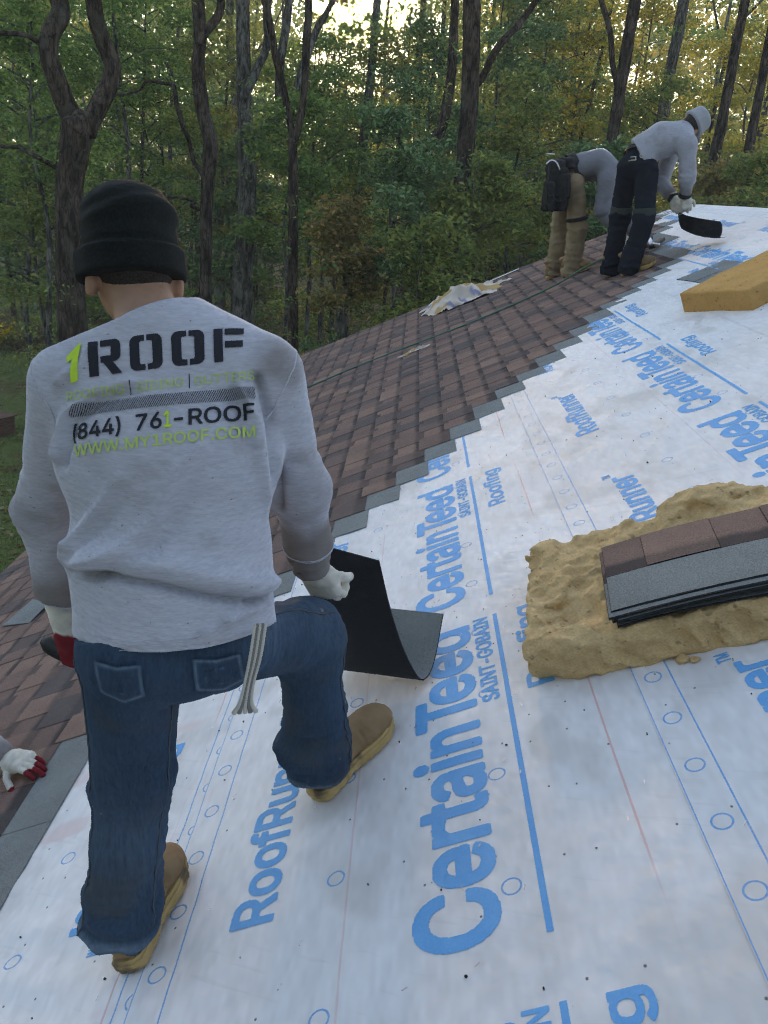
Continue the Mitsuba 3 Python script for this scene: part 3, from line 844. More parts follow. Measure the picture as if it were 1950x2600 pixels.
UNDER = [  # x, y, height of the crown's middle, spread, palette, label
    (-9.3, 20.5, 6.4, 2.5, GREEN, 'green leafy sapling at far left, beyond the forked tree'),
    (-7.4, 22.0, 7.2, 2.4, GREEN, 'green layered sapling between the forked tree and the crooked tree'),
    (-7.7, 25.0, 5.9, 2.5, OLIVE, 'olive sapling low behind the black knitted hat'),
    (-3.3, 18.6, 5.5, 1.3, GREEN, 'bright green sapling beside the slim V-forked tree'),
    (-3.4, 24.0, 6.5, 2.2, GREEN, 'green sapling just right of the slim V-forked tree'),
    (-8.4, 18.0, 4.1, 1.7, OLIVE, 'pale leafy bushy tree left of the forked trunk'),
    (-7.9, 17.0, 7.0, 1.7, GREEN, 'green spray of a sapling over the forked trunk\'s left limb'),
    (-7.2, 20.0, 8.6, 2.3, GREEN, 'green sapling crown high between the two forks'),
    (-6.2, 26.0, 8.4, 3.0, OLIVE, 'olive crown high behind the crooked tree'),
    (-3.3, 27.0, 6.0, 2.6, DEEP, 'dark green sapling deep behind the slim V-forked tree'),
    (-3.3, 31.0, 9.4, 2.4, OLIVE, 'thin olive crown left of the brightest sky'),
    (-1.1, 26.0, 7.0, 2.4, OLIVE, 'olive crown just right of the brightest sky'),
    (-0.6, 20.5, 6.6, 2.0, DEEP, 'blue-green crown left of the tall straight trunk'),
    (-1.1, 14.6, 5.2, 1.25, DEEP, 'glossy holly-like tree over the shingled edge'),
    (-1.45, 14.0, 4.3, 0.75, RUST, 'rust-brown leafy sapling behind the torn wrapper'),
    (-0.3, 13.6, 3.9, 0.9, OLIVE, 'olive leafy sapling low behind the torn wrapper'),
    (1.3, 22.0, 7.4, 2.3, DEEP, 'deep green crown right of the tall straight trunk'),
    (1.4, 18.4, 5.6, 1.7, OLIVE, 'yellow-green sapling left of the tool belt'),
    (2.8, 26.0, 8.4, 2.6, OLIVE, 'olive crown high in the middle right of the wood'),
    (0.5, 15.4, 4.8, 1.1, OLIVE, 'olive sapling beneath the leaning tree'),
    (3.8, 27.0, 7.6, 2.6, GOLD, 'golden crown above the worker with the tool belt'),
    (2.6, 16.4, 5.2, 1.1, DEEP, 'deep green sapling above the tool belt'),
    (6.5, 31.0, 9.0, 3.0, GOLD, 'golden crown high at right, behind the grey trunk'),
    (5.6, 18.4, 5.0, 1.3, RUST, 'rust-brown sapling right of the held shingle'),
    (8.0, 25.0, 7.0, 2.5, GOLD, 'golden crown at right edge of the wood'),
    (5.9, 16.6, 4.9, 1.3, OLIVE, 'yellow-green sapling at right edge, over the ridge'),
    (5.2, 23.0, 6.0, 2.0, OLIVE, 'olive sapling behind the capped worker'),
    (-11.5, 24.0, 7.5, 2.6, GREEN, 'tall green sapling at left picture edge'),
    (-5.4, 22.5, 4.2, 1.8, DEEP, 'low dark sapling between the crooked and the thick tree'),
]
for x, y, zc, sp, pal, label in UNDER:
    z0 = float(lawn_height(x, y))
    hgt = zc + sp * 1.15 - z0
    low = max(0.16, (zc - sp * 1.05 - z0) / hgt)
    glossy = 'glossy_leaf' if pal is DEEP else 'leaf'
    crown_tree('sapling', label, (x, y, z0), hgt, sp, low, pal, wr, int(11 + 5 * sp), 330, 0.070 + 0.0019 * y, 'bark_grey', 0.05 + 0.012 * sp, (wr.normal(0, 0.18), wr.normal(0, 0.2)), leaf=glossy, rad=0.34 * sp ** 0.5)

for i in range(26):                      # saplings further in that fill the wood between the trunks
    y = wr.uniform(29, 46)
    x = wr.uniform(-0.52, 0.52) * y
    z0 = float(lawn_height(x, y))
    sp = wr.uniform(1.8, 2.8)
    hgt = wr.uniform(4.5, 9.5)
    crown_tree('understorey_sapling', 'small leafy sapling standing between the slim trunks', (x, y, z0), hgt, sp, 0.08, [GREEN, DEEP, OLIVE][i % 3], wr, 18, 300, 0.16, 'bark_grey', 0.05, (wr.normal(0, 0.2), 0.0), 'saplings between the slim trunks', rad=0.6)

# slim trees standing close, deep into the wood
spots, tries = [], 0
while len(spots) < 105 and tries < 6000:
    tries += 1
    y = 27 + 66 * wr.random() ** 1.1
    x = wr.uniform(-0.56, 0.60) * y
    if all((x - a) ** 2 + (y - b) ** 2 > 2.2 for a, b in spots) and not (y < 40 and -0.16 < x / y < -0.03):
        spots.append((x, y))
for i, (x, y) in enumerate(spots):
    z0 = float(lawn_height(x, y))
    hgt = wr.uniform(17, 25)
    k = thing('slender_tree', 'slim bare-stemmed tree standing deep in the wood', 'tree', 'slim trees deep in the wood')
    rr = wr.uniform(0.06, 0.17)
    ln = wr.normal(0, 0.9, 2)
    s = np.linspace(0, 1, 8)
    tr = np.stack([x + ln[0] * s ** 1.5, y + ln[1] * s, z0 - 0.2 + hgt * s, rr * (1.1 - s * 0.95)], 1)
    tr[1:-1, :2] += wr.normal(0, 0.13, (6, 2))
    part(k, 'trunk', limb_mesh(tr, 18, 8, i, 0.0, 0.05), 'bark_grey' if wr.random() < 0.45 else 'bark_brown', smooth=True)
    if wr.random() < 0.4:
        o = tr[4]
        e = o[:3] + np.array([wr.normal(0, 1.2), wr.normal(0, 0.6), wr.uniform(1.5, 4.0)])
        part(k, 'limb', tube(smooth_path(np.array([o[:3], (o[:3] + e) / 2 + [0.1, 0, -0.2], e]), 8), np.linspace(rr * 0.45, 0.02, 8), 6), 'bark_brown', smooth=True)
    right = x / y > 0.02
    pal = [GOLD, OLIVE, GREEN][int(wr.choice(3, p=[0.6, 0.3, 0.1] if y > 52 else [0.08, 0.57, 0.35]))] if right else [GREEN, OLIVE, GOLD][int(wr.choice(3, p=[0.5, 0.38, 0.12]))]
    open_gap = -0.17 < x / y < -0.02
    n = int(20 if open_gap else 34)
    t = wr.random(n) ** 0.9
    h0 = 0.16 if not open_gap else 0.05
    hi = 1.0 if not open_gap else 0.42
    an = wr.random(n) * 2 * np.pi
    rad = wr.uniform(0.3, 2.6, n)
    tips = np.stack([x + ln[0] * t + np.cos(an) * rad, y + ln[1] * t + np.sin(an) * rad, z0 + hgt * (h0 + (hi - h0) * t)], 1)
    v, f, col = leaves(sprays(tips, wr, 46, 0.85, 0.16), 0.13 + 0.0016 * y, pal, wr, 0.2)
    part(k, 'crown', (v, f), 'leaf', color=col)

# the far side of the wood, one mass
n = 95000
y = wr.uniform(88, 125, n)
x = y * wr.uniform(-0.62, 0.66, n)
z = wr.random(n) ** 1.1 * 27
clump = meshkit.fbm(np.stack([x * 0.22, y * 0.05, z * 0.30], -1), 3, 5)
gap = np.exp(-((x / y + 0.080) / 0.055) ** 2) * 0.035 * np.maximum(z - 8.5, 0)
keep = clump > 0.345 + 0.0045 * np.maximum(z - 8, 0) + gap
x, y, z = x[keep], y[keep], z[keep]
pal = np.where((x / y > -0.02)[:, None], np.array(GOLD)[wr.integers(0, 4, len(x))], np.array(OLIVE + GREEN)[wr.integers(0, 8, len(x))])
v, f, col = leaves(np.stack([x, y, z], -1), 0.62, GREEN, wr, 0.0, 0.8)
k = keys.new('far_foliage')
scene[k] = mikit.ply((v, f), 'leaf', color=np.repeat(pal, 4, 0))
labels[k] = {'label': 'yellow-green foliage of the far side of the wood', 'category': 'foliage', 'kind': 'stuff'}

# the wood also stands round the back of the house, out of the picture
n = 26000
an = np.concatenate([wr.uniform(math.radians(188), math.radians(348), n)])
rad = wr.uniform(17, 27, n)
z = wr.random(n) ** 0.9 * 15 + 0.5
q = np.stack([np.cos(an) * rad, np.sin(an) * rad, z], -1)
q = q[meshkit.fbm(q * 0.25, 3, 3) > 0.47]
v, f, col = leaves(q, 0.62, GREEN + OLIVE, wr, 0.0, 0.8)
k = keys.new('wood_behind')
scene[k] = mikit.ply((v, f), 'leaf', color=col)
labels[k] = {'label': 'green wood standing round the back of the house', 'category': 'foliage', 'kind': 'stuff'}

# low growth on the forest floor
n = 60000
y = 15 + 55 * wr.random(n) ** 1.5
x = y * wr.uniform(-0.62, 0.62, n)
lush = meshkit.fbm(np.stack([x * 0.35, y * 0.35, 0 * x], -1), 3, 8)
on = (lush > 0.44) & ((y + 0.25 * x > 31) | (x > -6.5 + 0.1 * y))
x, y, lush = x[on], y[on], lush[on]
z = lawn_height(x, y) + wr.random(len(x)) ** 2 * (0.5 + 4.5 * np.clip(lush - 0.5, 0, 1)) + 0.03
v, f, col = leaves(np.stack([x, y, z], -1), 0.13, DEEP + GREEN[:2], wr, 0.3, 0.7)
k = keys.new('undergrowth')
scene[k] = mikit.ply((v, f), 'leaf', color=col)
labels[k] = {'label': 'dark leafy undergrowth covering the forest floor', 'category': 'undergrowth', 'kind': 'stuff'}

# a reddish wooden box standing on the lawn
k = thing('wooden_box', 'reddish wooden box on the lawn at left picture edge', 'box')
ox, oy = -9.32, 17.0
oz = float(lawn_height(ox, oy))
for i in range(4):
    part(k, 'plank', placed(round_box((0.62, 0.022, 0.095), 0.004), (ox, oy - 0.2, oz + 0.06 + 0.10 * i), (0.9, -0.42, 0), (0, 0, 1)), 'red_wood', smooth=40)
    part(k, 'plank', placed(round_box((0.42, 0.022, 0.095), 0.004), (ox + 0.37, oy - 0.145, oz + 0.06 + 0.10 * i), (0.42, 0.9, 0), (0, 0, 1)), 'red_wood', smooth=40)
part(k, 'lid', placed(round_box((0.70, 0.50, 0.025), 0.005), (ox + 0.10, oy + 0.01, oz + 0.425), (0.9, -0.42, 0), (0, 0, 1)), 'red_wood', smooth=40)

# lawn: grass and fallen leaves
n = 60000
y = 8 + 30 * wr.random(n)
x = wr.uniform(-1, 0.0, n) * (0.62 * y) - 1.5
g = meshkit.fbm(np.stack([x * 0.8, y * 0.8, 0 * x], -1), 3, 12)
on = (g > 0.42) & (x < -3.3)
x, y = x[on], y[on]
z = lawn_height(x, y)
a = wr.random(len(x)) * np.pi
hgt = wr.uniform(0.03, 0.09, len(x))
dx, dy = np.cos(a) * 0.012, np.sin(a) * 0.012
lx, ly = wr.normal(0, 0.03, len(x)), wr.normal(0, 0.03, len(x))
v = np.stack([np.stack([x - dx, y - dy, z - 0.01], -1), np.stack([x + dx, y + dy, z - 0.01], -1), np.stack([x + lx, y + ly, z + hgt], -1)], 1).reshape(-1, 3)
col = np.repeat(np.array([(0.13, 0.20, 0.05), (0.17, 0.23, 0.065), (0.22, 0.21, 0.08)])[wr.integers(0, 3, len(x))] * wr.uniform(0.7, 1.3, (len(x), 1)), 3, 0)
k = keys.new('lawn_grass')
scene[k] = mikit.ply((v, np.arange(len(v)).reshape(-1, 3)), 'leaf', color=col)
labels[k] = {'label': 'short thin grass of the lawn beside the house', 'category': 'grass', 'kind': 'stuff'}
n = 5200
y = 7 + 30 * wr.random(n)
x = wr.uniform(-1, 0.0, n) * (0.62 * y) - 2.5
v, f, col = leaves(np.stack([x, y, lawn_height(x, y) + 0.02], -1), 0.10, [(0.30, 0.24, 0.13), (0.20, 0.14, 0.07), (0.36, 0.32, 0.20), (0.26, 0.23, 0.07)], wr, 1.5, 0.8)
k = keys.new('fallen_leaves')
scene[k] = mikit.ply((v, f), 'leaf', color=col)
labels[k] = {'label': 'dry fallen leaves scattered over the lawn', 'category': 'leaves', 'kind': 'stuff'}

# a heap of dry brush on the lawn with yellow flowers behind, bushes at the lawn's edge
bx, by = -12.9, 27.0
n = 5200
q = wr.normal(0, 1, (n, 3)) * [1.55, 0.9, 0.38]
q[:, 2] = np.abs(q[:, 2])
p0 = np.array([bx, by, float(lawn_height(bx, by))]) + q
d = wr.normal(0, 1, (n, 3)) * [1, 1, 0.6]
d /= np.linalg.norm(d, axis=1, keepdims=True)
w = np.cross(d, wr.normal(0, 1, (n, 3)))
w /= np.linalg.norm(w, axis=1, keepdims=True)
L_ = wr.uniform(0.15, 0.45, (n, 1))
v = np.stack([p0 - w * 0.012, p0 + w * 0.012, p0 + d * L_], 1).reshape(-1, 3)
col = np.repeat(np.array([(0.16, 0.11, 0.06), (0.22, 0.16, 0.09), (0.11, 0.08, 0.05)])[wr.integers(0, 3, n)], 3, 0)
solo('brush_pile', (v, np.arange(len(v)).reshape(-1, 3)), 'leaf', 'low heap of dry brown brush on the lawn at far left', 'brush pile', color=col)
fx, fy = -13.4, 26.2
c = np.array([fx, fy, float(lawn_height(fx, fy)) + 0.55]) + wr.normal(0, 1, (260, 3)) * [0.22, 0.2, 0.14]
k = thing('flowering_plant', 'yellow flowering plant at left picture edge above the brush heap', 'plant')
v, f, col = leaves(c[:120], 0.10, [(0.62, 0.46, 0.02), (0.70, 0.55, 0.04)], wr, 0.2, 0.9)
part(k, 'blossom', (v, f), 'leaf', color=col)
v, f, col = leaves(c[120:] - [0, 0, 0.25], 0.12, GREEN, wr, 0.2)
part(k, 'foliage', (v, f), 'leaf', color=col)
BUSHES = [(-9.6, 22.0, 1.6, 1.5, OLIVE, 'pale green rounded bush left of the forked trunk'), (-12.5, 31.0, 2.2, 1.3, DEEP, 'dark bush at the far edge of the lawn'),
          (-9.0, 30.0, 2.4, 1.6, GREEN, 'green bush behind the black knitted hat\'s left side'), (-2.2, 17.5, 1.3, 1.7, DEEP, 'glossy dark bush behind the roof edge, right of the slim V-forked tree'),
          (-3.4, 19.5, 1.4, 1.2, DEEP, 'dark bush at the foot of the slim V-forked tree'), (0.0, 13.2, 1.5, 2.0, DEEP, 'glossy dark bush close below the shingled edge'),
          (1.9, 13.6, 1.4, 2.3, OLIVE, 'olive bush rising behind the tool belt worker\'s knees'), (4.3, 15.0, 1.5, 2.4, OLIVE, 'yellow-green bush behind the ridge at right'),
          (6.6, 16.0, 1.7, 2.3, RUST, 'rust-brown bush behind the ridge at right edge'), (-6.3, 27.0, 1.7, 1.5, DEEP, 'dark bush between the crooked tree and the thick tree')]
for x, y, rad, hgt, pal, label in BUSHES:
    k = thing('bush', label, 'bush')
    z0 = float(lawn_height(x, y))
    n = int(52 * rad)
    d = wr.normal(0, 1, (n, 3))
    d /= np.linalg.norm(d, axis=1, keepdims=True)
    d[:, 2] = np.abs(d[:, 2])
    tips = np.array([x, y, z0 + 0.25]) + d * np.array([rad, rad, hgt * 1.25]) * wr.uniform(0.35, 1.05, (n, 1))
    st = [tube(smooth_path(np.array([[x + wr.normal(0, 0.1), y + wr.normal(0, 0.1), z0 - 0.1], (np.array([x, y, z0]) + t) / 2 + [0, 0, 0.1], t]), 5), np.linspace(0.018, 0.005, 5), 4) for t in tips[::4]]
    part(k, 'stems', join(st), 'bark_brown', smooth=True)
    labels[k + '__stems'] = {'kind': 'stuff'}
    v, f, col = leaves(sprays(tips, wr, 48, 0.30, 0.08), 0.085, pal, wr, 0.35)
    part(k, 'crown', (v, f), 'glossy_leaf' if pal is DEEP else 'leaf', color=col)


# ------------------------------------------------------------------ cloth and skin materials
def heather(k):
    """Grey marl jersey: fine flecks along the knit; soiled patches keep to where uv.x says (dirt on sleeves and hems)."""
    def fn(p, n, uv):
        fl = noise(p.x * 170, p.y * 170, p.z * 620)
        fl2 = noise(p.x * 60 + 5, p.y * 60, p.z * 240)
        c = mix(mi.Color3f(0.320, 0.320, 0.360), mi.Color3f(0.485, 0.485, 0.530), 0.55 * fl + 0.45 * fl2) * k
        d = mi.Float(uv.x)
        soil = step(0.30, 0.75, d * (0.65 + 0.9 * fbm(p.x * 11, p.y * 11, p.z * 11, 4)))
        c = mix(c, mi.Color3f(0.130, 0.104, 0.082), soil * 0.78)
        spots = step(0.60, 0.78, fbm(p.x * 13, p.y * 13, p.z * 13 + 3, 4)) * 0.32
        c = mix(c, mi.Color3f(0.17, 0.145, 0.125), spots)
        return mix(c, mi.Color3f(0.06, 0.055, 0.05), step(0.94, 0.97, noise(p.x * 150, p.y * 150, p.z * 150)) * 0.6)
    return fn


material('jersey', principled(mikit.proc(heather(1.0)), 0.95, 0.1, sheen=0.2))
material('jersey_mid', principled(mikit.proc(heather(0.82)), 0.95, 0.1, sheen=0.2))
material('jersey_dark', principled(mikit.proc(heather(0.46)), 0.95, 0.1, sheen=0.15))


def denim_color(p, n, uv):
    tw = noise(p.x * 620, p.y * 620, p.z * 90)
    slub = noise(p.x * 260, p.y * 260, p.z * 22)
    w = mi.Float(uv.x)
    f = fbm(p.x * 9, p.y * 9, p.z * 5, 4)
    c = mix(mi.Color3f(0.010, 0.019, 0.036), mi.Color3f(0.050, 0.082, 0.128), 0.30 * tw + 0.25 * slub + 0.55 * f)
    worn = dr.clip(w * (0.45 + 0.9 * f) * (0.6 + 0.7 * slub), 0, 1)
    c = mix(c, mi.Color3f(0.145, 0.195, 0.255), worn * 0.8)
    dirt = step(0.56, 0.74, fbm(p.x * 7 + 4, p.y * 7, p.z * 7, 3))
    c = mix(c, mi.Color3f(0.075, 0.070, 0.062), dirt * 0.35)
    return mix(c, mi.Color3f(0.25, 0.24, 0.22), step(0.80, 0.86, fbm(p.x * 34, p.y * 34, p.z * 34, 3)) * 0.5)


material('denim', principled(mikit.proc(denim_color), 0.95, 0.15, sheen=0.1))


def dark_denim_color(p, n, uv):
    tw = noise(p.x * 500, p.y * 500, p.z * 120)
    f = fbm(p.x * 7, p.y * 7, p.z * 4, 4)
    c = mix(mi.Color3f(0.007, 0.008, 0.011), mi.Color3f(0.020, 0.023, 0.032), 0.4 * tw + 0.6 * f)
    return mix(c, mi.Color3f(0.05, 0.06, 0.08), mi.Float(uv.x) * 0.6)


material('seam_thread', principled([0.075, 0.085, 0.10], 0.9, 0.1))
material('dark_denim', principled(mikit.proc(dark_denim_color), 0.95, 0.1))
material('cap_grey', principled([0.34, 0.345, 0.37], 0.9, 0.15))


def khaki_color(p, n, uv):
    f = fbm(p.x * 8, p.y * 8, p.z * 8, 4)
    d = step(0.5, 0.75, fbm(p.x * 5 + 7, p.y * 5, p.z * 4, 3))
    return mix(mix(mi.Color3f(0.22, 0.165, 0.10), mi.Color3f(0.32, 0.25, 0.16), f), mi.Color3f(0.10, 0.075, 0.05), d * 0.55)


material('khaki', principled(mikit.proc(khaki_color), 0.95, 0.1))


def knit_color(p, n, uv):
    return mix(mi.Color3f(0.0065, 0.0075, 0.0072), mi.Color3f(0.020, 0.022, 0.021), noise(p.x * 480, p.y * 480, p.z * 260) * 0.7 + 0.3 * fbm(p.x * 20, p.y * 20, p.z * 20))


def fuzz(p, n, uv):
    return noise(p.x * 520, p.y * 520, p.z * 300) + 0.8 * noise(p.x * 130, p.y * 130, p.z * 240)


material('knit', bump(principled(mikit.proc(knit_color), 1.0, 0.05, sheen=0.5), fuzz, 0.0016, 8e-4))


def skin_color(p, n, uv):
    f = fbm(p.x * 40, p.y * 40, p.z * 40, 3)
    return mix(mi.Color3f(0.30, 0.165, 0.105), mi.Color3f(0.40, 0.235, 0.16), f)


material('skin', principled(mikit.proc(skin_color), 0.5, 0.4))


def hair_color(p, n, uv):
    g = noise(p.x * 900, p.y * 900, p.z * 350)
    return mix(mi.Color3f(0.012, 0.009, 0.008), mi.Color3f(0.05, 0.04, 0.035), g)


material('hair', principled(mikit.proc(hair_color), 0.7, 0.3))


def boot_color(p, n, uv):
    f = fbm(p.x * 22, p.y * 22, p.z * 22, 4)
    d = step(0.50, 0.72, fbm(p.x * 11 + 3, p.y * 11, p.z * 11, 3))
    c = mix(mi.Color3f(0.185, 0.115, 0.058), mi.Color3f(0.33, 0.225, 0.125), f)
    return mix(c, mi.Color3f(0.11, 0.075, 0.045), d * 0.55)


def sole_color(p, n, uv):
    f = fbm(p.x * 30, p.y * 30, p.z * 30, 4)
    d = step(0.55, 0.70, fbm(p.x * 14 + 3, p.y * 14, p.z * 14, 3))
    return mix(mix(mi.Color3f(0.34, 0.225, 0.085), mi.Color3f(0.52, 0.375, 0.165), f), mi.Color3f(0.07, 0.055, 0.045), d * 0.8)


material('nubuck', bump(principled(mikit.proc(boot_color), 0.85, 0.2), lambda p, n, uv: fbm(p.x * 90, p.y * 90, p.z * 90), 0.0016, 1.5e-3))
material('sole_rubber', principled(mikit.proc(sole_color), 0.7, 0.3))
material('cloth_vc', bump(principled({'type': 'mesh_attribute', 'name': 'vertex_color'}, 0.92, 0.15), lambda p, n, uv: noise(p.x * 600, p.y * 600, p.z * 600), 0.0009, 8e-4))
material('black_nylon', principled(mikit.proc(lambda p, n, uv: mix(mi.Color3f(0.009, 0.009, 0.010), mi.Color3f(0.028, 0.027, 0.027), fbm(p.x * 40, p.y * 40, p.z * 40))), 0.7, 0.3))
material('strap_green', principled([0.045, 0.052, 0.046], 0.9, 0.1))
material('steel', {'type': 'roughconductor', 'material': 'Cr', 'alpha': 0.25})
material('cord_white', principled([0.50, 0.47, 0.41], 0.9, 0.1))
material('cord_dark', principled([0.20, 0.19, 0.18], 0.9, 0.1))
material('dark_print', principled([0.022, 0.023, 0.030], 0.8, 0.2))
material('lime_print', principled([0.46, 0.62, 0.05], 0.8, 0.2))
material('faded_lime_print', principled([0.42, 0.52, 0.15], 0.85, 0.2))


# ------------------------------------------------------------------ people
def lerp(a, b, t):
    return np.asarray(a) * (1 - t) + np.asarray(b) * t


class Worker:
    """Joints in world metres; the body is one continuous skin, clothes are shells over it."""

    def __init__(self, J, right, face, W, hands, toes, k=0.92):
        self.J = {n: np.asarray(v, float) + np.array([0, 0, Z0]) for n, v in J.items()}
        self.right, self.k, self.W = unit(right), k, W
        up = unit(self.J['crown'] - self.J['skull'])
        f = unit(np.asarray(face) - up * (np.asarray(face) @ up))
        self.A = np.stack([np.cross(f, up), f, up])
        self.hand = {s: unit(h_) for s, h_ in zip('LR', hands)}
        self.toe = {s: unit(t_) for s, t_ in zip('LR', toes)}

    def torso(self, p, grow=0.0):
        J, k, r = self.J, self.k, self.right
        g = grow
        W = self.W
        d = ecap(p, J['pelvis'], J['waist'], r, (W[0] + g, 0.100 * k + g), (W[1] + g, 0.095 * k + g))
        d = smin(d, ecap(p, J['waist'], J['chest'], r, (W[1] + g, 0.095 * k + g), (W[2] + g, 0.108 * k + g)), 0.05)
        d = smin(d, ecap(p, J['chest'], J['upper'], r, (W[2] + g, 0.108 * k + g), (W[3] + g, 0.090 * k + g)), 0.05)
        for s in 'LR':
            d = smin(d, cone(p, lerp(J['nb'], J['upper'], 0.25), lerp(J['sh' + s], J['upper'], 0.12), 0.060 * k + g, 0.062 * k + g), 0.05)
        return d

    def arm(self, p, s, r0, r1, r2, r3):
        J = self.J
        d = cone(p, J['sh' + s], J['el' + s], r0, r1)
        return smin(d, cone(p, J['el' + s], J['wr' + s], r2, r3), 0.03)

    def leg(self, p, s, r0, r1, r2, r3):
        J = self.J
        d = cone(p, J['hip' + s], J['kn' + s], r0, r1)
        return smin(d, cone(p, J['kn' + s], J['an' + s], r2, r3), 0.04)

    def skin(self, p):
        J, k = self.J, self.k
        d = self.torso(p, -0.024)
        A = self.A
        c = J['skull']
        q = 0.93 * k / 0.92
        d = smin(d, cone(p, J['nb'] - A[2] * 0.02, c - A[2] * 0.055 * q - A[1] * 0.012, 0.061 * k, 0.056 * k), 0.03)
        h = ball(p, c + A[2] * 0.012, A, (0.076 * q, 0.097 * q, 0.094 * q))
        h = smin(h, ball(p, c - A[2] * 0.060 * q + A[1] * 0.022, A, (0.060 * q, 0.072 * q, 0.062 * q)), 0.035)      # jaw
        h = smin(h, ball(p, c - A[2] * 0.105 * q + A[1] * 0.062, A, (0.026 * q, 0.024 * q, 0.020 * q)), 0.02)       # chin
        h = smin(h, cone(p, c - A[2] * 0.005 + A[1] * 0.088, c - A[2] * 0.045 * q + A[1] * 0.108, 0.010, 0.016), 0.012)  # nose
        h = smin(h, ball(p, c - A[2] * 0.076 * q + A[1] * 0.088, A, (0.024, 0.010, 0.010)), 0.012)                  # lips
        for sg_ in (-1, 1):
            h = np.maximum(h, -ball(p, c + A[0] * 0.032 * sg_ + A[1] * 0.094 - A[2] * 0.004, A, (0.016, 0.013, 0.010)))  # eye sockets
            h = smin(h, ball(p, c + A[0] * 0.031 * sg_ + A[1] * 0.080 - A[2] * 0.004, A, (0.012, 0.012, 0.012)), 0.004)
            h = smin(h, ball(p, c + A[0] * 0.080 * q * sg_ - A[2] * 0.040 - A[1] * 0.008, A, (0.012, 0.022, 0.034)), 0.008)  # ears
            h = np.maximum(h, -ball(p, c + A[0] * 0.091 * q * sg_ - A[2] * 0.038 - A[1] * 0.004, A, (0.006, 0.010, 0.017)))
        d = smin(d, h, 0.012)
        for s in 'LR':
            d = smin(d, self.arm(p, s, 0.047 * k, 0.039 * k, 0.038 * k, 0.026 * k), 0.03)
            d = smin(d, cone(p, J['wr' + s], J['wr' + s] + self.hand[s] * 0.05 * k, 0.022 * k, 0.012 * k), 0.012)
            d = smin(d, self.leg(p, s, 0.066 * k, 0.050 * k, 0.048 * k, 0.036 * k), 0.03)
            d = smin(d, cone(p, J['an' + s], J['an' + s] + self.toe[s] * 0.07 * k, 0.030 * k, 0.022 * k), 0.015)
        return d

    def bounds(self, names, pad):
        P_ = np.array([self.J[n] for n in names])
        return P_.min(0) - pad, P_.max(0) + pad


def fold_noise(m, segs, amp, freq=(38.0, 9.0), seed=0, base=0.0):
    """Moves cloth along its normals: folds that run round each limb. segs: (a, b, [(t, amplitude in m), ...])."""
    v, n = m.vertices, vertex_normals(m)
    d = base * 2 * (meshkit.fbm(v * 16, 3, seed + 40) - 0.5)
    for i, (a, b, prof) in enumerate(segs):
        a, b = np.asarray(a, float), np.asarray(b, float)
        ab = b - a
        L_ = np.linalg.norm(ab)
        ax = ab / L_
        t = (v - a) @ ax / L_
        q = v - a - np.outer(t * L_, ax)
        dist = np.linalg.norm(q, axis=1)
        near = np.exp(-np.maximum(dist - 0.10, 0) ** 2 / 0.0012) * np.clip((t + 0.12) / 0.12, 0, 1) * np.clip((1.15 - t) / 0.12, 0, 1)
        am = np.interp(t, [x[0] for x in prof], [x[1] for x in prof])
        w = meshkit.fbm(v * 6, 2, seed + 7 + i) * 0.09
        tang = (q @ np.linalg.svd(np.outer(ax, ax))[0][:, 1:]).T * freq[1]
        c = np.stack([(t * L_ + w) * freq[0], *tang], -1)
        c2 = np.stack([(t * L_ + 0.6 * w) * freq[0] * 2.1 + tang[0] * 1.5, *(tang * 1.6)], -1)
        s = 0.55 - 2.6 * np.abs(meshkit.fbm(c, 1, seed + i) - 0.5) + 0.6 * (0.5 - 2.4 * np.abs(meshkit.fbm(c2, 1, seed + i + 50) - 0.5))
        d += near * am * amp * s
    m.vertices = v + n * d[:, None]
    return m


def dist_poly(P_, line):
    """Distance of 2-d points to a polyline, and how far along it (0..1)."""
    line = np.asarray(line, float)
    best, at = np.full(len(P_), 9e9), np.zeros(len(P_))
    seg = np.linalg.norm(np.diff(line, axis=0), axis=1)
    run = np.concatenate([[0], np.cumsum(seg)]) / seg.sum()
    sg_ = np.zeros(len(P_))
    for i in range(len(line) - 1):
        a, b = line[i], line[i + 1]
        t = np.clip(((P_ - a) @ (b - a)) / ((b - a) @ (b - a)), 0, 1)
        q = P_ - a - t[:, None] * (b - a)
        d = np.linalg.norm(q, axis=1)
        m = d < best
        best[m], at[m] = d[m], (run[i] + t * (run[i + 1] - run[i]))[m]
        sg_[m] = np.sign((b - a)[0] * q[:, 1] - (b - a)[1] * q[:, 0])[m]
    return best * np.where(sg_ == 0, 1, sg_), at


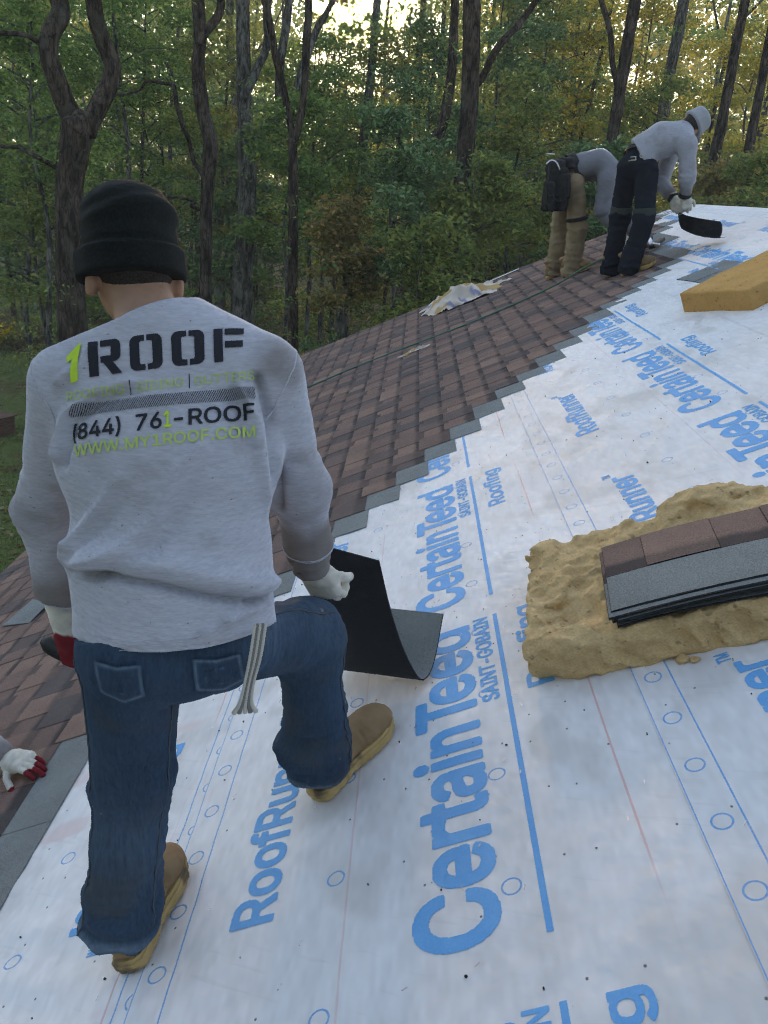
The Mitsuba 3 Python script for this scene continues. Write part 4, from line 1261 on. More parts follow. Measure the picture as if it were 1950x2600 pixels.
def glove_mesh(wrist, f, palm_n, thumb_side, curl, size=1.0, spread=0.10, thumb_curl=0.5, cuff=0.05, h=0.0034, tuck=False):
    """A gloved hand: palm, four fingers of unequal length bent at the knuckles, a thumb off the side. Returns the mesh and how far
    along the hand each vertex lies (0 wrist .. 1 finger tips)."""
    f, n = unit(f), unit(palm_n)
    n = unit(n - f * (n @ f))
    s = unit(np.cross(f, n)) * thumb_side
    w = np.asarray(wrist, float)
    z = size
    chains = []
    for i, (off, ln, r) in enumerate([(0.030, 0.074, 0.0098), (0.010, 0.083, 0.0100), (-0.010, 0.077, 0.0098), (-0.029, 0.060, 0.0088)]):
        p = w + f * (0.088 - 0.010 * abs(i - 1)) * z + s * off * z
        d0 = unit(f + s * spread * (1.4 - i))
        c = curl[i] if hasattr(curl, '__len__') else curl * (0.92 + 0.07 * i)
        pts, a = [p - d0 * 0.02 * z, p], 0.0
        for seg, part_ in ((0.45, 0.5), (0.31, 1.05), (0.24, 0.75)):
            a += c * part_
            pts.append(pts[-1] + (d0 * math.cos(a) + n * math.sin(a)) * ln * seg * z)
        chains.append((pts, r * z))
    tp = w + f * 0.028 * z + s * 0.030 * z + n * 0.006 * z
    td = unit(f * 0.80 + s * 0.22 + n * 0.55) if tuck else unit(f * 0.62 + s * 0.72 + n * 0.30)
    t1 = tp + td * 0.042 * z
    t2 = t1 + unit(td + (f * 0.5 - s * 0.5 + n * 0.8) * thumb_curl) * 0.032 * z
    t3 = t2 + unit(td + (f * 0.5 - s * 0.9 + n * 1.1) * thumb_curl) * 0.024 * z
    chains.append(([tp, t1, t2, t3], 0.0118 * z))
    ax = np.stack([f, s, n])

    def fn(p):
        d = rbox(p, w + f * 0.050 * z, ax, np.array([0.045, 0.041, 0.0165]) * z, 0.015 * z)
        d = smin(d, cone(p, w - f * cuff * z, w + f * 0.025 * z, 0.034 * z, 0.029 * z), 0.014 * z)
        d = smin(d, ball(p, w + f * 0.040 * z + s * 0.026 * z + n * 0.010 * z, ax, np.array([0.030, 0.018, 0.016]) * z), 0.010)
        for pts, r in chains:
            c = np.full(len(p), 9.0)
            for i in range(len(pts) - 1):
                c = smin(c, cone(p, pts[i], pts[i + 1], r * (1 - 0.05 * i), r * (0.95 - 0.05 * i)), 0.002)
            d = smin(d, c, 0.0045 * z)
        return np.maximum(d, plane(p, w - f * cuff * z, -f))
    allp = np.array([q for c, _ in chains for q in c] + [w - f * cuff * z, w])
    m = surface(fn, allp.min(0) - 0.045 * z, allp.max(0) + 0.045 * z, h)
    v = m.vertices
    m.vertices = v + vertex_normals(m) * (0.0022 * (meshkit.fbm(v * 60, 3, 3) - 0.5) * 2)[:, None]
    tips = np.array([c[-1] for c, _ in chains[:4]]).mean(0)
    along = np.zeros(len(v))
    for pts, r in chains:
        P_ = np.array(pts[1:])
        for i in range(len(P_)):
            dd = np.linalg.norm(m.vertices - P_[i], axis=1)
            along = np.maximum(along, np.where(dd < 2.0 * r, (i + 0.7) / 3.6, 0))
    return m, along, ((m.vertices - w) @ n)


def boot(parent, ankle, toe, up, length=0.285, k=0.92, shaft=True, laces=False, size_h=0.005, lift=0.013):
    """A lace-up work boot standing on the roof: lugged sole, rounded toe, shaft. toe: direction of the foot; ankle: point over the heel's front."""
    toe = unit(toe - up * (toe @ up))
    side = np.cross(up, toe)
    base = ankle - up * ((ankle - R(0, 0)) @ up - lift)
    L_ = length
    back = base - toe * 0.30 * L_
    out = np.array([(0.00, 0.0), (0.01, 0.022), (0.05, 0.034), (0.25, 0.035), (0.45, 0.036), (0.66, 0.047), (0.82, 0.047), (0.94, 0.034), (1.0, 0.006)])
    pts = [(x * L_, y * k / 0.92) for x, y in out] + [(x * L_, -y * 0.95 * k / 0.92) for x, y in out[::-1][:-1]]
    poly = sg.Polygon(pts).buffer(0.012).buffer(-0.008)
    ring = poly.exterior
    n = 150
    line = np.array([ring.interpolate(i / n, normalized=True).coords[0] for i in range(n)])
    cen = np.array(poly.centroid.coords[0])
    layers = []
    for z, grow, lug in ((0.0, -0.003, 1), (0.013, -0.001, 1), (0.0135, 0.0015, 0), (0.023, 0.002, 0), (0.024, -0.003, 0), (0.030, -0.006, 0)):
        d = line - cen
        d /= np.linalg.norm(d, axis=1, keepdims=True)
        lg = (np.sin(np.arange(n) / n * 2 * np.pi * 26) > 0.1) * -0.004 * lug
        q = line + d * (grow + lg)[:, None]
        x = q[:, 0]
        arch = 0.006 * np.exp(-((x / L_ - 0.36) / 0.07) ** 2) if z < 0.01 else 0.0
        spring = 0.020 * np.clip((x / L_ - 0.74) / 0.26, 0, 1) ** 2
        layers.append(back + np.outer(q[:, 0], toe) + np.outer(q[:, 1], side) + np.outer(z + arch + spring, up))
    v = np.vstack(layers + [layers[0].mean(0)[None], layers[-1].mean(0)[None]])
    kk = np.arange(len(layers) * n).reshape(len(layers), n)
    f = quads(np.stack([kk[:-1], np.roll(kk[:-1], -1, 1), np.roll(kk[1:], -1, 1), kk[1:]], -1).reshape(-1, 4))
    c0, c1 = len(v) - 2, len(v) - 1
    f = np.vstack([f, np.stack([np.full(n, c0), np.roll(kk[0], -1), kk[0]], 1), np.stack([np.full(n, c1), kk[-1], np.roll(kk[-1], -1)], 1)])
    A_ = np.stack([toe, side, up])
    q = k / 0.92

    def at(x, y, z):
        return back + toe * x * L_ + side * y + up * z

    def fn(p):
        d = ball(p, at(0.80, 0, 0.045), A_, (0.064 * q, 0.051 * q, 0.043 * q))
        d = smin(d, ball(p, at(0.56, 0.002, 0.054), A_, (0.085 * q, 0.043 * q, 0.042 * q)), 0.03)
        d = smin(d, ball(p, at(0.20, 0, 0.055), A_, (0.058 * q, 0.040 * q, 0.052 * q)), 0.03)
        d = smin(d, cone(p, at(0.30, 0, 0.07), at(0.24, 0, 0.155), 0.044 * q, 0.046 * q), 0.03)
        d = smin(d, cone(p, at(0.38, 0, 0.10), at(0.66, 0, 0.062), 0.030 * q, 0.026 * q), 0.02)
        d = np.maximum(d, -plane(p, at(0, 0, 0.022), up))
        return np.maximum(d, plane(p, at(0, 0, 0.165), up))
    P_ = np.array([at(0, 0, 0), at(1, 0, 0), at(0, 0, 0.17), at(1, 0, 0.1)])
    m = surface(fn, P_.min(0) - 0.07, P_.max(0) + 0.07, size_h)
    x = (m.vertices - back) @ toe / L_
    seam = 0.0022 * np.exp(-((x - 0.70 + 0.12 * np.abs((m.vertices - back) @ side) / 0.04) / 0.016) ** 2)
    zz = (m.vertices - back) @ up
    seam = seam + 0.0035 * np.exp(-((zz - 0.032) / 0.004) ** 2) + 0.0018 * np.exp(-((x - 0.33 - 0.9 * np.clip(zz - 0.06, 0, 1)) / 0.012) ** 2) - 0.004 * np.exp(-((zz - 0.150) / 0.010) ** 2)
    crease = 0.0035 * np.exp(-((x - 0.585) / 0.012) ** 2) + 0.003 * np.exp(-((x - 0.635) / 0.010) ** 2)
    m.vertices = m.vertices + vertex_normals(m) * (0.0042 * (meshkit.fbm(m.vertices * 32, 3, 2) - 0.5) * 2 - seam - crease * (zz > 0.06))[:, None]
    b = part(parent, 'boot', m, 'nubuck', smooth=True)
    part(b, 'sole', (v, f), 'sole_rubber', smooth=35)
    if laces:
        tt = []
        for i in range(4):
            x0 = 0.44 + 0.055 * i
            z0 = 0.118 - 0.013 * i
            tt.append(tube(smooth_path(np.array([at(x0, -0.030 * q, z0 - 0.012), at(x0 + 0.02, 0, z0 + 0.004), at(x0 + 0.035, 0.030 * q, z0 - 0.014)]), 10), 0.0024, 5))
        part(b, 'lace', join(tt), 'black_nylon', smooth=True)
    return b


def closest_height(mesh, O, S, T_, N, facing=0.12):
    """A height lookup over the side of the mesh that faces N, in the frame (S, T_) at O."""
    n = vertex_normals(mesh)
    on = n @ N > facing
    q = mesh.vertices[on] - O
    tree = cKDTree(np.stack([q @ S, q @ T_], -1))
    hts = q @ N

    def look(st):
        d, i = tree.query(st, k=8)
        w = 1 / (d ** 2 + 1e-6)
        hh = hts[i]
        top = hh.max(1, keepdims=True)
        w = w * (hh > top - 0.035)
        return np.maximum((hh * w).sum(1) / w.sum(1), 0.55 * hh.max(1) + 0.45 * (hh * w).sum(1) / w.sum(1))
    return look


# ------------------------------------------------------------------ the worker in front
wa = thing('person', 'person from behind in black knitted hat, grey printed shirt, jeans, one foot up the slope', 'person')
A = Worker(dict(pelvis=(-0.878, 1.250, 0.285), waist=(-0.900, 1.316, 0.444), chest=(-0.912, 1.372, 0.614), upper=(-0.928, 1.425, 0.750), nb=(-0.954, 1.446, 0.833),
                skull=(-1.006, 1.503, 0.926), crown=(-1.016, 1.535, 1.030), shL=(-1.090, 1.384, 0.722), shR=(-0.752, 1.432, 0.752),
                elL=(-1.186, 1.468, 0.452), wrL=(-1.155, 1.455, 0.200), elR=(-0.703, 1.525, 0.513), wrR=(-0.682, 1.592, 0.318),
                hipL=(-0.955, 1.250, 0.285), hipR=(-0.815, 1.303, 0.300), knL=(-0.988, 1.315, -0.050), anL=(-1.012, 1.275, -0.345),
                knR=(-0.678, 1.560, 0.165), anR=(-0.648, 1.600, -0.180)),
           (0.9856, 0.1405, 0.0937), (-0.42, 0.80, -0.45), (0.158, 0.140, 0.162, 0.145), [(0.05, 0.25, -0.9), (0.28, 0.34, -0.75)],
           [0.03 * RU + 0.29 * RV, 0.182 * RU + 0.223 * RV])
J = A.J
S_, T_ = unit((0.98563, 0.14051, 0.09375)), unit((-0.13679, 0.33833, 0.93103))
N_ = np.cross(S_, T_)
O_ = V(-0.911, 1.366, 0.599)
lo, hi = A.bounds(list(J), 0.13)
m = surface(A.skin, lo, hi, 0.0085)
part(wa, 'body', m, 'skin', smooth=True)


def shirt_a(p):
    d = A.torso(p, 0.016)
    low = O_ - T_ * 0.30
    d = smin(d, ecap(p, low - T_ * 0.10, J['waist'], A.right, (0.166, 0.122), (0.150, 0.110)), 0.03)
    for s in 'LR':
        ar = cone(p, J['sh' + s], J['el' + s], 0.062, 0.048)
        ar = smin(ar, cone(p, J['el' + s], lerp(J['el' + s], J['wr' + s], 0.72), 0.048, 0.048), 0.05)
        ar = smin(ar, cone(p, lerp(J['el' + s], J['wr' + s], 0.72), lerp(J['el' + s], J['wr' + s], 1.12), 0.045, 0.039), 0.012)
        ax = unit(J['wr' + s] - J['el' + s])
        ar = np.maximum(ar, plane(p, J['wr' + s] + ax * (0.040 if s == 'L' else 0.015), ax))
        d = smin(d, ar, 0.022)
    q = p - O_
    s, t = q @ S_, q @ T_
    d = np.maximum(d, (-0.312 + 0.75 * (s - 0.005) ** 2 - t) * 0.97)
    up = unit(J['skull'] - J['nb'])
    return np.maximum(d, plane(p, J['nb'] + up * 0.006 + N_ * 0.0, unit(up + 0.25 * N_)))


lo, hi = A.bounds(['shL', 'shR', 'elL', 'elR', 'wrL', 'wrR', 'pelvis', 'nb'], 0.15)
shirt = surface(shirt_a, lo - [0, 0, 0.06], hi, 0.0052)
fold_noise(shirt, [(J['sh' + s], J['el' + s], [(0, 0.2), (0.45, 0.5), (0.85, 1.0), (1.1, 1.0)]) for s in 'LR'] + [(J['el' + s], J['wr' + s], [(0, 1.0), (0.35, 0.55), (0.75, 1.2), (1, 0.3)]) for s in 'LR'],
           0.0058, (24.0, 7.0), 3, 0.0008)
v, n = shirt.vertices, vertex_normals(shirt)
q = v - O_
st = np.stack([q @ S_, q @ T_], 1)
back = np.clip((n @ N_) / 0.35, 0, 1) * (np.abs(st[:, 0]) < 0.24)
CREASES = [([(-0.165, -0.172), (-0.10, -0.182), (-0.021, -0.198), (0.066, -0.226), (0.13, -0.243), (0.20, -0.245)], -0.012, 0.007, 0.0), ([(-0.165, -0.146), (-0.08, -0.156), (0.0, -0.172), (0.08, -0.199), (0.15, -0.218)], 0.010, 0.020, 0.0),
           ([(-0.160, -0.172), (-0.110, -0.160), (-0.068, -0.140), (-0.014, -0.094), (0.028, -0.021), (0.067, 0.021)], 0.0085, 0.009, 0.55), ([(-0.13, -0.185), (-0.045, -0.155), (0.012, -0.105), (0.055, -0.035), (0.095, 0.01)], -0.0065, 0.014, 0.6),
           ([(-0.160, -0.130), (-0.120, -0.085), (-0.080, -0.045), (-0.055, -0.020)], 0.0065, 0.008, 0.5), ([(-0.150, -0.145), (-0.105, -0.100), (-0.062, -0.060)], -0.005, 0.010, 0.4),
           ([(0.135, 0.120), (0.160, 0.050), (0.165, -0.03), (0.168, -0.10)], 0.006, 0.008, 0.4), ([(0.12, 0.10), (0.142, 0.045), (0.148, -0.03)], -0.004, 0.009, 0.4), ([(0.165, 0.13), (0.182, 0.06), (0.184, -0.02), (0.18, -0.09)], -0.009, 0.007, 0.3),
           ([(-0.175, 0.02), (-0.150, 0.085), (-0.105, 0.118), (-0.04, 0.130)], 0.007, 0.009, 0.5), ([(-0.165, 0.005), (-0.138, 0.068), (-0.095, 0.101), (-0.03, 0.115)], -0.007, 0.009, 0.5), ([(-0.155, 0.14), (-0.12, 0.165), (-0.10, 0.19)], 0.004, 0.007, 0.3),
           ([(0.09, -0.27), (0.13, -0.235), (0.17, -0.215)], 0.008, 0.008, 0.2), ([(0.06, -0.285), (0.12, -0.262), (0.17, -0.25)], 0.005, 0.009, 0.3), ([(0.11, -0.255), (0.15, -0.226), (0.19, -0.21)], -0.006, 0.006, 0.2),
           ([(-0.20, -0.297), (-0.10, -0.303), (0.0, -0.305), (0.10, -0.302), (0.2, -0.29)], -0.0022, 0.0030, 0.0)]
dd = np.zeros(len(v))
for line, amp, wid, fade in CREASES:
    dist, at = dist_poly(st, line)
    dist = np.abs(dist)
    dd += 2.2 * amp * np.exp(-(dist / wid / 1.1) ** 2) * (1 - fade * at)
dd += 0.0020 * (meshkit.fbm(np.stack([st[:, 0] * 9, st[:, 1] * 16 + st[:, 0] * 8, 0 * dd], -1), 3, 5) - 0.5) * 2
shirt.vertices = v + n * (dd * back)[:, None]
v = shirt.vertices
dirt = np.zeros(len(v))
for s in 'LR':
    dirt = np.maximum(dirt, 0.95 * np.exp(-(np.linalg.norm(v - J['wr' + s], axis=1) / 0.17) ** 2))
    dirt = np.maximum(dirt, 0.62 * np.exp(-(np.linalg.norm(v - J['el' + s], axis=1) / 0.12) ** 2))
dirt = np.maximum(dirt, 0.5 * np.exp(-(np.linalg.norm(v - J['shR'] - [0.03, -0.03, 0.03], axis=1) / 0.10) ** 2))
dirt = np.maximum(dirt, 0.42 * np.exp(-(np.linalg.norm(st - [0.005, 0.085], axis=1) / 0.055) ** 2) * back)
dirt = np.maximum(dirt, 0.45 * np.exp(-(np.linalg.norm(st - [-0.10, 0.02], axis=1) / 0.05) ** 2) * back)
ws = part(wa, 'shirt', shirt, 'jersey', smooth=True, uv=np.stack([dirt, dirt], -1), label='heather grey long-sleeved shirt with roofing print on the back')
up = unit(J['skull'] - J['nb'])
cn = unit(up + 0.25 * N_)
e1 = unit(S_ - cn * (S_ @ cn))
e2 = np.cross(cn, e1)
an_ = np.linspace(0, 2 * np.pi, 41)
col_c = J['nb'] + up * 0.004
loop = np.array([col_c + e1 * math.cos(a) * 0.066 + e2 * math.sin(a) * 0.064 for a in an_])
part(ws, 'collar', tube(loop, 0.0095, 8, False), 'jersey', smooth=True, uv=np.zeros((41 * 8, 2)))

stree, snrm = cKDTree(shirt.vertices), vertex_normals(shirt)


def shirt_seam(pts_, r=0.0016, lift=0.0004):
    pts_ = np.array(pts_)
    _, ii_ = stree.query(pts_)
    q_ = shirt.vertices[ii_] + snrm[ii_] * lift
    for _i in range(3):
        q_[1:-1] = (q_[:-2] + 2 * q_[1:-1] + q_[2:]) / 4
    part(ws, 'seam', tube(q_, r, 5), 'jersey', smooth=True, uv=np.full((len(q_) * 5 + 2, 2), 0.25))


for s, sg2 in (('L', -1), ('R', 1)):
    axa = unit(unit(J['el' + s] - J['sh' + s]) + sg2 * 1.3 * S_)
    b1 = unit(N_ - axa * (N_ @ axa))
    b2 = np.cross(axa, b1)
    ca = J['sh' + s] + axa * 0.012
    shirt_seam([ca + 0.075 * (b1 * math.cos(a) + b2 * math.sin(a)) - T_ * 0.02 for a in np.linspace(-2.0, 2.0, 60)])
    ax = unit(J['wr' + s] - J['el' + s])
    b1 = unit(N_ - ax * (N_ @ ax))
    b2 = np.cross(ax, b1)
    for off in (-0.055, -0.050):
        shirt_seam([J['wr' + s] + ax * off + 0.06 * (b1 * math.cos(a) + b2 * math.sin(a)) for a in np.linspace(-2.2, 2.2, 40)], 0.0014)
for off in (0.016, 0.021):
    shirt_seam([O_ + S_ * x + T_ * (-0.312 + off + 0.75 * (x - 0.005) ** 2) + N_ * 0.14 for x in np.linspace(-0.16, 0.16, 70)], 0.0012)

# the print on the back, laid onto the cloth
look = closest_height(shirt, O_, S_, T_, N_)


def onto_shirt(m2, p0, p1, shear=0.0):
    """Flat mesh with x along p0 -> p1 (its x range scaled to fit), y up, in the shirt-back frame."""
    p0, p1 = np.array(p0), np.array(p1)
    d = (p1 - p0)
    x = m2.vertices[:, 0:1] / m2.vertices[:, 0].max()
    st_ = p0 + x * d + np.stack([m2.vertices[:, 1] * shear, m2.vertices[:, 1]], 1)
    st_[:, 1] += 0.012 * ((x[:, 0] - 0.5) ** 2 - 0.25) * 0
    return O_ + np.outer(st_[:, 0], S_) + np.outer(st_[:, 1], T_) + np.outer(look(st_) + 0.0016, N_), m2.faces


def stencil(ch, w, h):
    """Stencil capitals with square shoulders, as on the shirt."""
    st_w = w * 0.30
    gap = w * 0.07
    if ch == 'O':
        o = sg.box(0, 0, w, h).buffer(-w * 0.22).buffer(w * 0.22)
        i = sg.box(st_w, h * 0.17, w - st_w, h * 0.83).buffer(-w * 0.06).buffer(w * 0.06)
        g = o.difference(i)
        return g.difference(sg.box(w * 0.47, -1, w * 0.47 + gap, h * 0.30)).difference(sg.box(w * 0.53 - gap, h * 0.70, w * 0.53, h + 1))
    if ch == 'F':
        return shapely.union_all([sg.box(0, 0, st_w, h), sg.box(st_w + gap, h * 0.80, w, h), sg.box(st_w + gap, h * 0.40, w * 0.97, h * 0.60)])
    if ch == 'R':
        bowl = sg.box(st_w + gap, h * 0.36, w, h).buffer(-w * 0.2).buffer(w * 0.2).union(sg.box(st_w + gap, h * 0.36, w * 0.6, h)).difference(sg.box(st_w + gap - 1, h * 0.54, w - st_w, h * 0.82))
        leg = sg.Polygon([(w * 0.42, h * 0.40), (w * 0.72, h * 0.40), (w * 1.04, 0), (w * 0.72, 0)])
        return shapely.union_all([sg.box(0, 0, st_w, h), bowl, leg])


def print_on(m2, p0, p1, bsdf, shear=0.0, name='lettering'):
    part(ws, name, onto_shirt(m2, p0, p1, shear), bsdf, smooth=True)


bl0, bl1 = np.array([-0.105, 0.1425]), np.array([0.150, 0.1600])
lw, sp_ = 0.0525, 0.0675
for i, ch in enumerate('ROOF'):
    g = stencil(ch, lw if ch != 'F' else lw * 0.92, 0.057)
    mm = flat_poly(g)
    a = (i * sp_) / (3 * sp_ + lw)
    b = (i * sp_ + mm.vertices[:, 0].max()) / (3 * sp_ + lw)
    print_on(mm, bl0 + (bl1 - bl0) * a, bl0 + (bl1 - bl0) * b, 'dark_print', 0.02)
one = sg.Polygon([(0.006, 0), (0.019, 0.004), (0.027, 0.066), (0.024, 0.066), (0.0, 0.044), (0.002, 0.034), (0.011, 0.040)])
print_on(flat_poly(one), (-0.142, 0.134), (-0.117, 0.134), 'lime_print', 0.0)
t0, t1 = np.array([-0.145, 0.1055]), np.array([0.160, 0.1265])
for word, a, b, bs in (('ROOFING', 0.0, 0.315, 'faded_lime_print'), ('SIDING', 0.38, 0.625, 'faded_lime_print'), ('GUTTERS', 0.685, 1.0, 'faded_lime_print')):
    print_on(finer(flat_text(word, 0.0150, None, False), 0.006), t0 + (t1 - t0) * a, t0 + (t1 - t0) * b, bs, 0.02)
for a in (0.345, 0.655):
    print_on(flat_poly(sg.box(0, -0.004, 0.0012, 0.020)), t0 + (t1 - t0) * a, t0 + (t1 - t0) * a + [0.0016, 0.0001], 'dark_print', 0.02, 'divider')
BH = 0.0200
stripes = []
for i in range(86):
    x = i * 0.305 / 86
    stripes.append(sg.Polygon([(x, 0), (x + 0.0013, 0), (x + 0.0125, BH), (x + 0.0112, BH)]))
hatch = shapely.union_all(stripes).intersection(sg.box(0.002, 0, 0.305, BH))
print_on(flat_poly(hatch, 0.008), (-0.1445, 0.0790), (0.160, 0.0950), 'dark_print', 0.0, 'hatched_band')
ph0, ph1 = np.array([-0.142, 0.0415]), np.array([0.157, 0.0615])
for word, a, b, bs in (('(844)', 0.0, 0.292, 'dark_print'), ('76', 0.372, 0.512, 'dark_print'), ('1', 0.520, 0.562, 'lime_print'), ('-ROOF', 0.575, 1.0, 'dark_print')):
    print_on(finer(flat_text(word, 0.0255, None, True), 0.006), ph0 + (ph1 - ph0) * a, ph0 + (ph1 - ph0) * b, bs, 0.02)
print_on(finer(flat_text('WWW.MY1ROOF.COM', 0.0180, None, True), 0.006), (-0.138, 0.0145), (0.156, 0.0325), 'faded_lime_print', 0.02)


# jeans
def jeans_a(p):
    w0 = J['pelvis'] + T_ * 0.015
    d = ecap(p, w0, (J['hipL'] + J['hipR']) / 2 + T_ * 0.035, A.right, (0.145, 0.100), (0.150, 0.096))
    for s in 'LR':
        d = smin(d, ball(p, J['hip' + s] + N_ * 0.026 + T_ * 0.012, None, (0.080, 0.078, 0.080)), 0.04)
        th = cone(p, J['hip' + s], J['kn' + s], 0.088, 0.073)
        e = J['an' + s] + (J['an' + s] - J['kn' + s]) * (0.16 if s == 'L' else 0.10)
        sh_ = cone(p, J['kn' + s], e, 0.071, 0.072 if s == 'L' else 0.070)
        if s == 'R':
            sh_ = smin(sh_, ball(p, lerp(J['knR'], e, 0.80) - S_ * 0.022 + N_ * 0.012, None, (0.072, 0.072, 0.05)), 0.03)
        sh_ = np.maximum(sh_, plane(p, e, e - J['kn' + s]))
        d = smin(d, smin(th, sh_, 0.030), 0.022)
    return np.maximum(d, plane(p, w0 + T_ * 0.03, T_))


lo, hi = A.bounds(['pelvis', 'knL', 'knR', 'anL', 'anR', 'hipL', 'hipR'], 0.14)
jeans = surface(jeans_a, lo, hi, 0.0062)
eL, eR = J['anL'] + (J['anL'] - J['knL']) * 0.14, J['anR'] + (J['anR'] - J['knR']) * 0.09
fold_noise(jeans, [(J['hipL'], J['knL'], [(0, 0.35), (0.5, 0.35), (0.85, 0.9), (1.1, 1.0)]), (J['knL'], eL, [(-0.1, 1.0), (0.25, 0.7), (0.55, 0.8), (0.75, 1.9), (1.05, 2.4)]),
                   (J['hipR'], J['knR'], [(0, 1.0), (0.3, 0.8), (0.7, 0.5), (1.0, 0.7)]), (J['knR'], eR, [(-0.1, 0.9), (0.3, 0.9), (0.6, 1.4), (1.05, 2.2)])], 0.0085, (30.0, 7.0), 11, 0.0016)
v = jeans.vertices
worn = 0.25 * np.exp(-(np.linalg.norm(v - J['knR'] - [0.03, 0, 0.03], axis=1) / 0.10) ** 2) + 0.35 * np.exp(-(np.linalg.norm(v - lerp(J['knL'], J['anL'], 0.45) - N_ * 0.06, axis=1) / 0.10) ** 2)
worn = worn + 0.35 * np.exp(-(np.linalg.norm(v - J['hipR'] - S_ * 0.1 - T_ * 0.05, axis=1) / 0.12) ** 2)
for s, e in (('L', eL), ('R', eR)):
    ax = unit(e - J['kn' + s])
    worn = np.maximum(worn, 0.9 * np.exp(-(((v - e) @ ax) / 0.010) ** 2) * (np.linalg.norm(v - e, axis=1) < 0.13))
wj = part(wa, 'jeans', jeans, 'denim', smooth=True, uv=np.stack([worn, worn], -1))
jt, jn = cKDTree(jeans.vertices), vertex_normals(jeans)
for pts_ in ([lerp(J['hipR'], J['knR'], t) + 0.09 * unit(T_ * 0.55 + S_ * 0.62 + N_ * 0.45) for t in np.linspace(0.0, 1.05, 14)],
             [lerp(J['knR'], eR, t) + 0.09 * unit(S_ * 0.9 + N_ * 0.42) for t in np.linspace(0.1, 0.98, 14)],
             [lerp(J['hipL'], J['knL'], t) + 0.10 * unit(-S_ * 0.9 + N_ * 0.45) for t in np.linspace(0.0, 1.0, 14)] + [lerp(J['knL'], eL, t) + 0.09 * unit(-S_ * 0.9 + N_ * 0.45) for t in np.linspace(0.08, 0.98, 14)],
             [lerp(J['hipL'], J['knL'], t) + 0.10 * unit(S_ * 0.85 + N_ * 0.5) for t in np.linspace(0.35, 1.0, 10)] + [lerp(J['knL'], eL, t) + 0.09 * unit(S_ * 0.85 + N_ * 0.5) for t in np.linspace(0.08, 0.98, 14)]):
    _, ii = jt.query(np.array(pts_))
    sp3 = smooth_path(jeans.vertices[ii] + jn[ii] * 0.0006, 70)
    for _i in range(12):
        sp3[1:-1] = (sp3[:-2] + 2 * sp3[1:-1] + sp3[2:]) / 4
    _, ii = jt.query(sp3)
    part(wj, 'seam', tube(0.5 * sp3 + 0.5 * (jeans.vertices[ii] + jn[ii] * 0.0010), 0.0019, 5), 'seam_thread', smooth=True)
lookj = closest_height(jeans, O_, S_, T_, N_, 0.05)


def onto_jeans(m2, lift):
    st_ = m2.vertices[:, :2]
    return O_ + np.outer(st_[:, 0], S_) + np.outer(st_[:, 1], T_) + np.outer(lookj(st_) + lift, N_), m2.faces


for poly in ([(-0.129, -0.318), (-0.089, -0.330), (-0.049, -0.329), (-0.051, -0.388), (-0.090, -0.400), (-0.126, -0.376)], [(0.030, -0.328), (0.068, -0.334), (0.108, -0.330), (0.110, -0.386), (0.072, -0.400), (0.030, -0.388)]):
    pm = flat_poly(sg.Polygon(poly), 0.007)
    P_, F_ = onto_jeans(pm, 0.0060)
    dd_ = np.array([sg.Polygon(poly).exterior.distance(sg.Point(*x)) for x in pm.vertices[:, :2]])
    ww = np.exp(-((dd_ - 0.004) / 0.0025) ** 2) * 0.8
    part(wj, 'pocket', (P_, F_), 'denim', smooth=True, uv=np.stack([ww, ww], -1))

for s, (u_, v_), lc in (('L', (-1.070, 1.295), False), ('R', (-0.652, 1.640), True)):
    boot(wa, R(u_, v_, 0.1), A.toe[s], RN, 0.288, 0.92, True, True)

# knitted hat
H, c = A.A, J['skull']
H = np.stack([unit(H[0] + 0.03 * H[2]), H[1], unit(H[2] - 0.03 * H[0])])
cc = V(-1.008, 1.497, 0.916)


def band(p, c_, ax_, a, b, hh, r):
    q_ = (p - c_) @ ax_.T
    k_ = (np.sqrt((q_[:, 0] / a) ** 2 + (q_[:, 1] / b) ** 2) - 1) * min(a, b) + r
    z_ = np.abs(q_[:, 2]) - hh + r
    return np.minimum(np.maximum(k_, z_), 0) + np.hypot(np.maximum(k_, 0), np.maximum(z_, 0)) - r


def dome(p):
    d = ecap(p, cc, cc + H[2] * 0.058, H[0], (0.089, 0.109), (0.079, 0.098))
    d = smin(d, ball(p, cc + H[2] * 0.086 - H[0] * 0.008, H, (0.062, 0.078, 0.044)), 0.03)
    return np.maximum(d, plane(p, cc - H[2] * 0.02, -H[2]))


dm = surface(dome, cc - 0.19, cc + 0.21, 0.0045)
v, n = dm.vertices, vertex_normals(dm)
q = (v - cc) @ H.T
lump = 0.010 * (meshkit.fbm(q * np.array([8, 8, 11]), 2, 6) - 0.5) * np.clip((q[:, 2] - 0.03) / 0.04, 0, 1) * 2
lump -= 0.0032 * np.exp(-((q[:, 2] - 0.092 - 0.014 * np.sin(q[:, 0] * 26 + 1)) / 0.009) ** 2)
lump += 0.0022 * np.exp(-((q[:, 2] - 0.074 - 0.014 * np.sin(q[:, 0] * 26 + 1)) / 0.012) ** 2)
lump -= 0.003 * np.exp(-((q[:, 2] - 0.026) / 0.005) ** 2)
dm.vertices = v + n * lump[:, None]
ang = np.arctan2(q[:, 1], q[:, 0]) / (2 * np.pi) * np.where(q[:, 2] > 0.15, 0, 1)
hat = part(wa, 'knit_hat', dm, 'knit', smooth=True)
cf = surface(lambda p: band(p, cc - H[2] * 0.003, H, 0.0945, 0.114, 0.0245, 0.007), cc - 0.16, cc + 0.16, 0.0042)
v = cf.vertices
q = (v - cc) @ H.T
cf.vertices = v + vertex_normals(cf) * (0.004 * (meshkit.fbm(q * 14, 2, 2) - 0.5) * 2)[:, None]
part(hat, 'cuff', cf, 'knit', smooth=True)
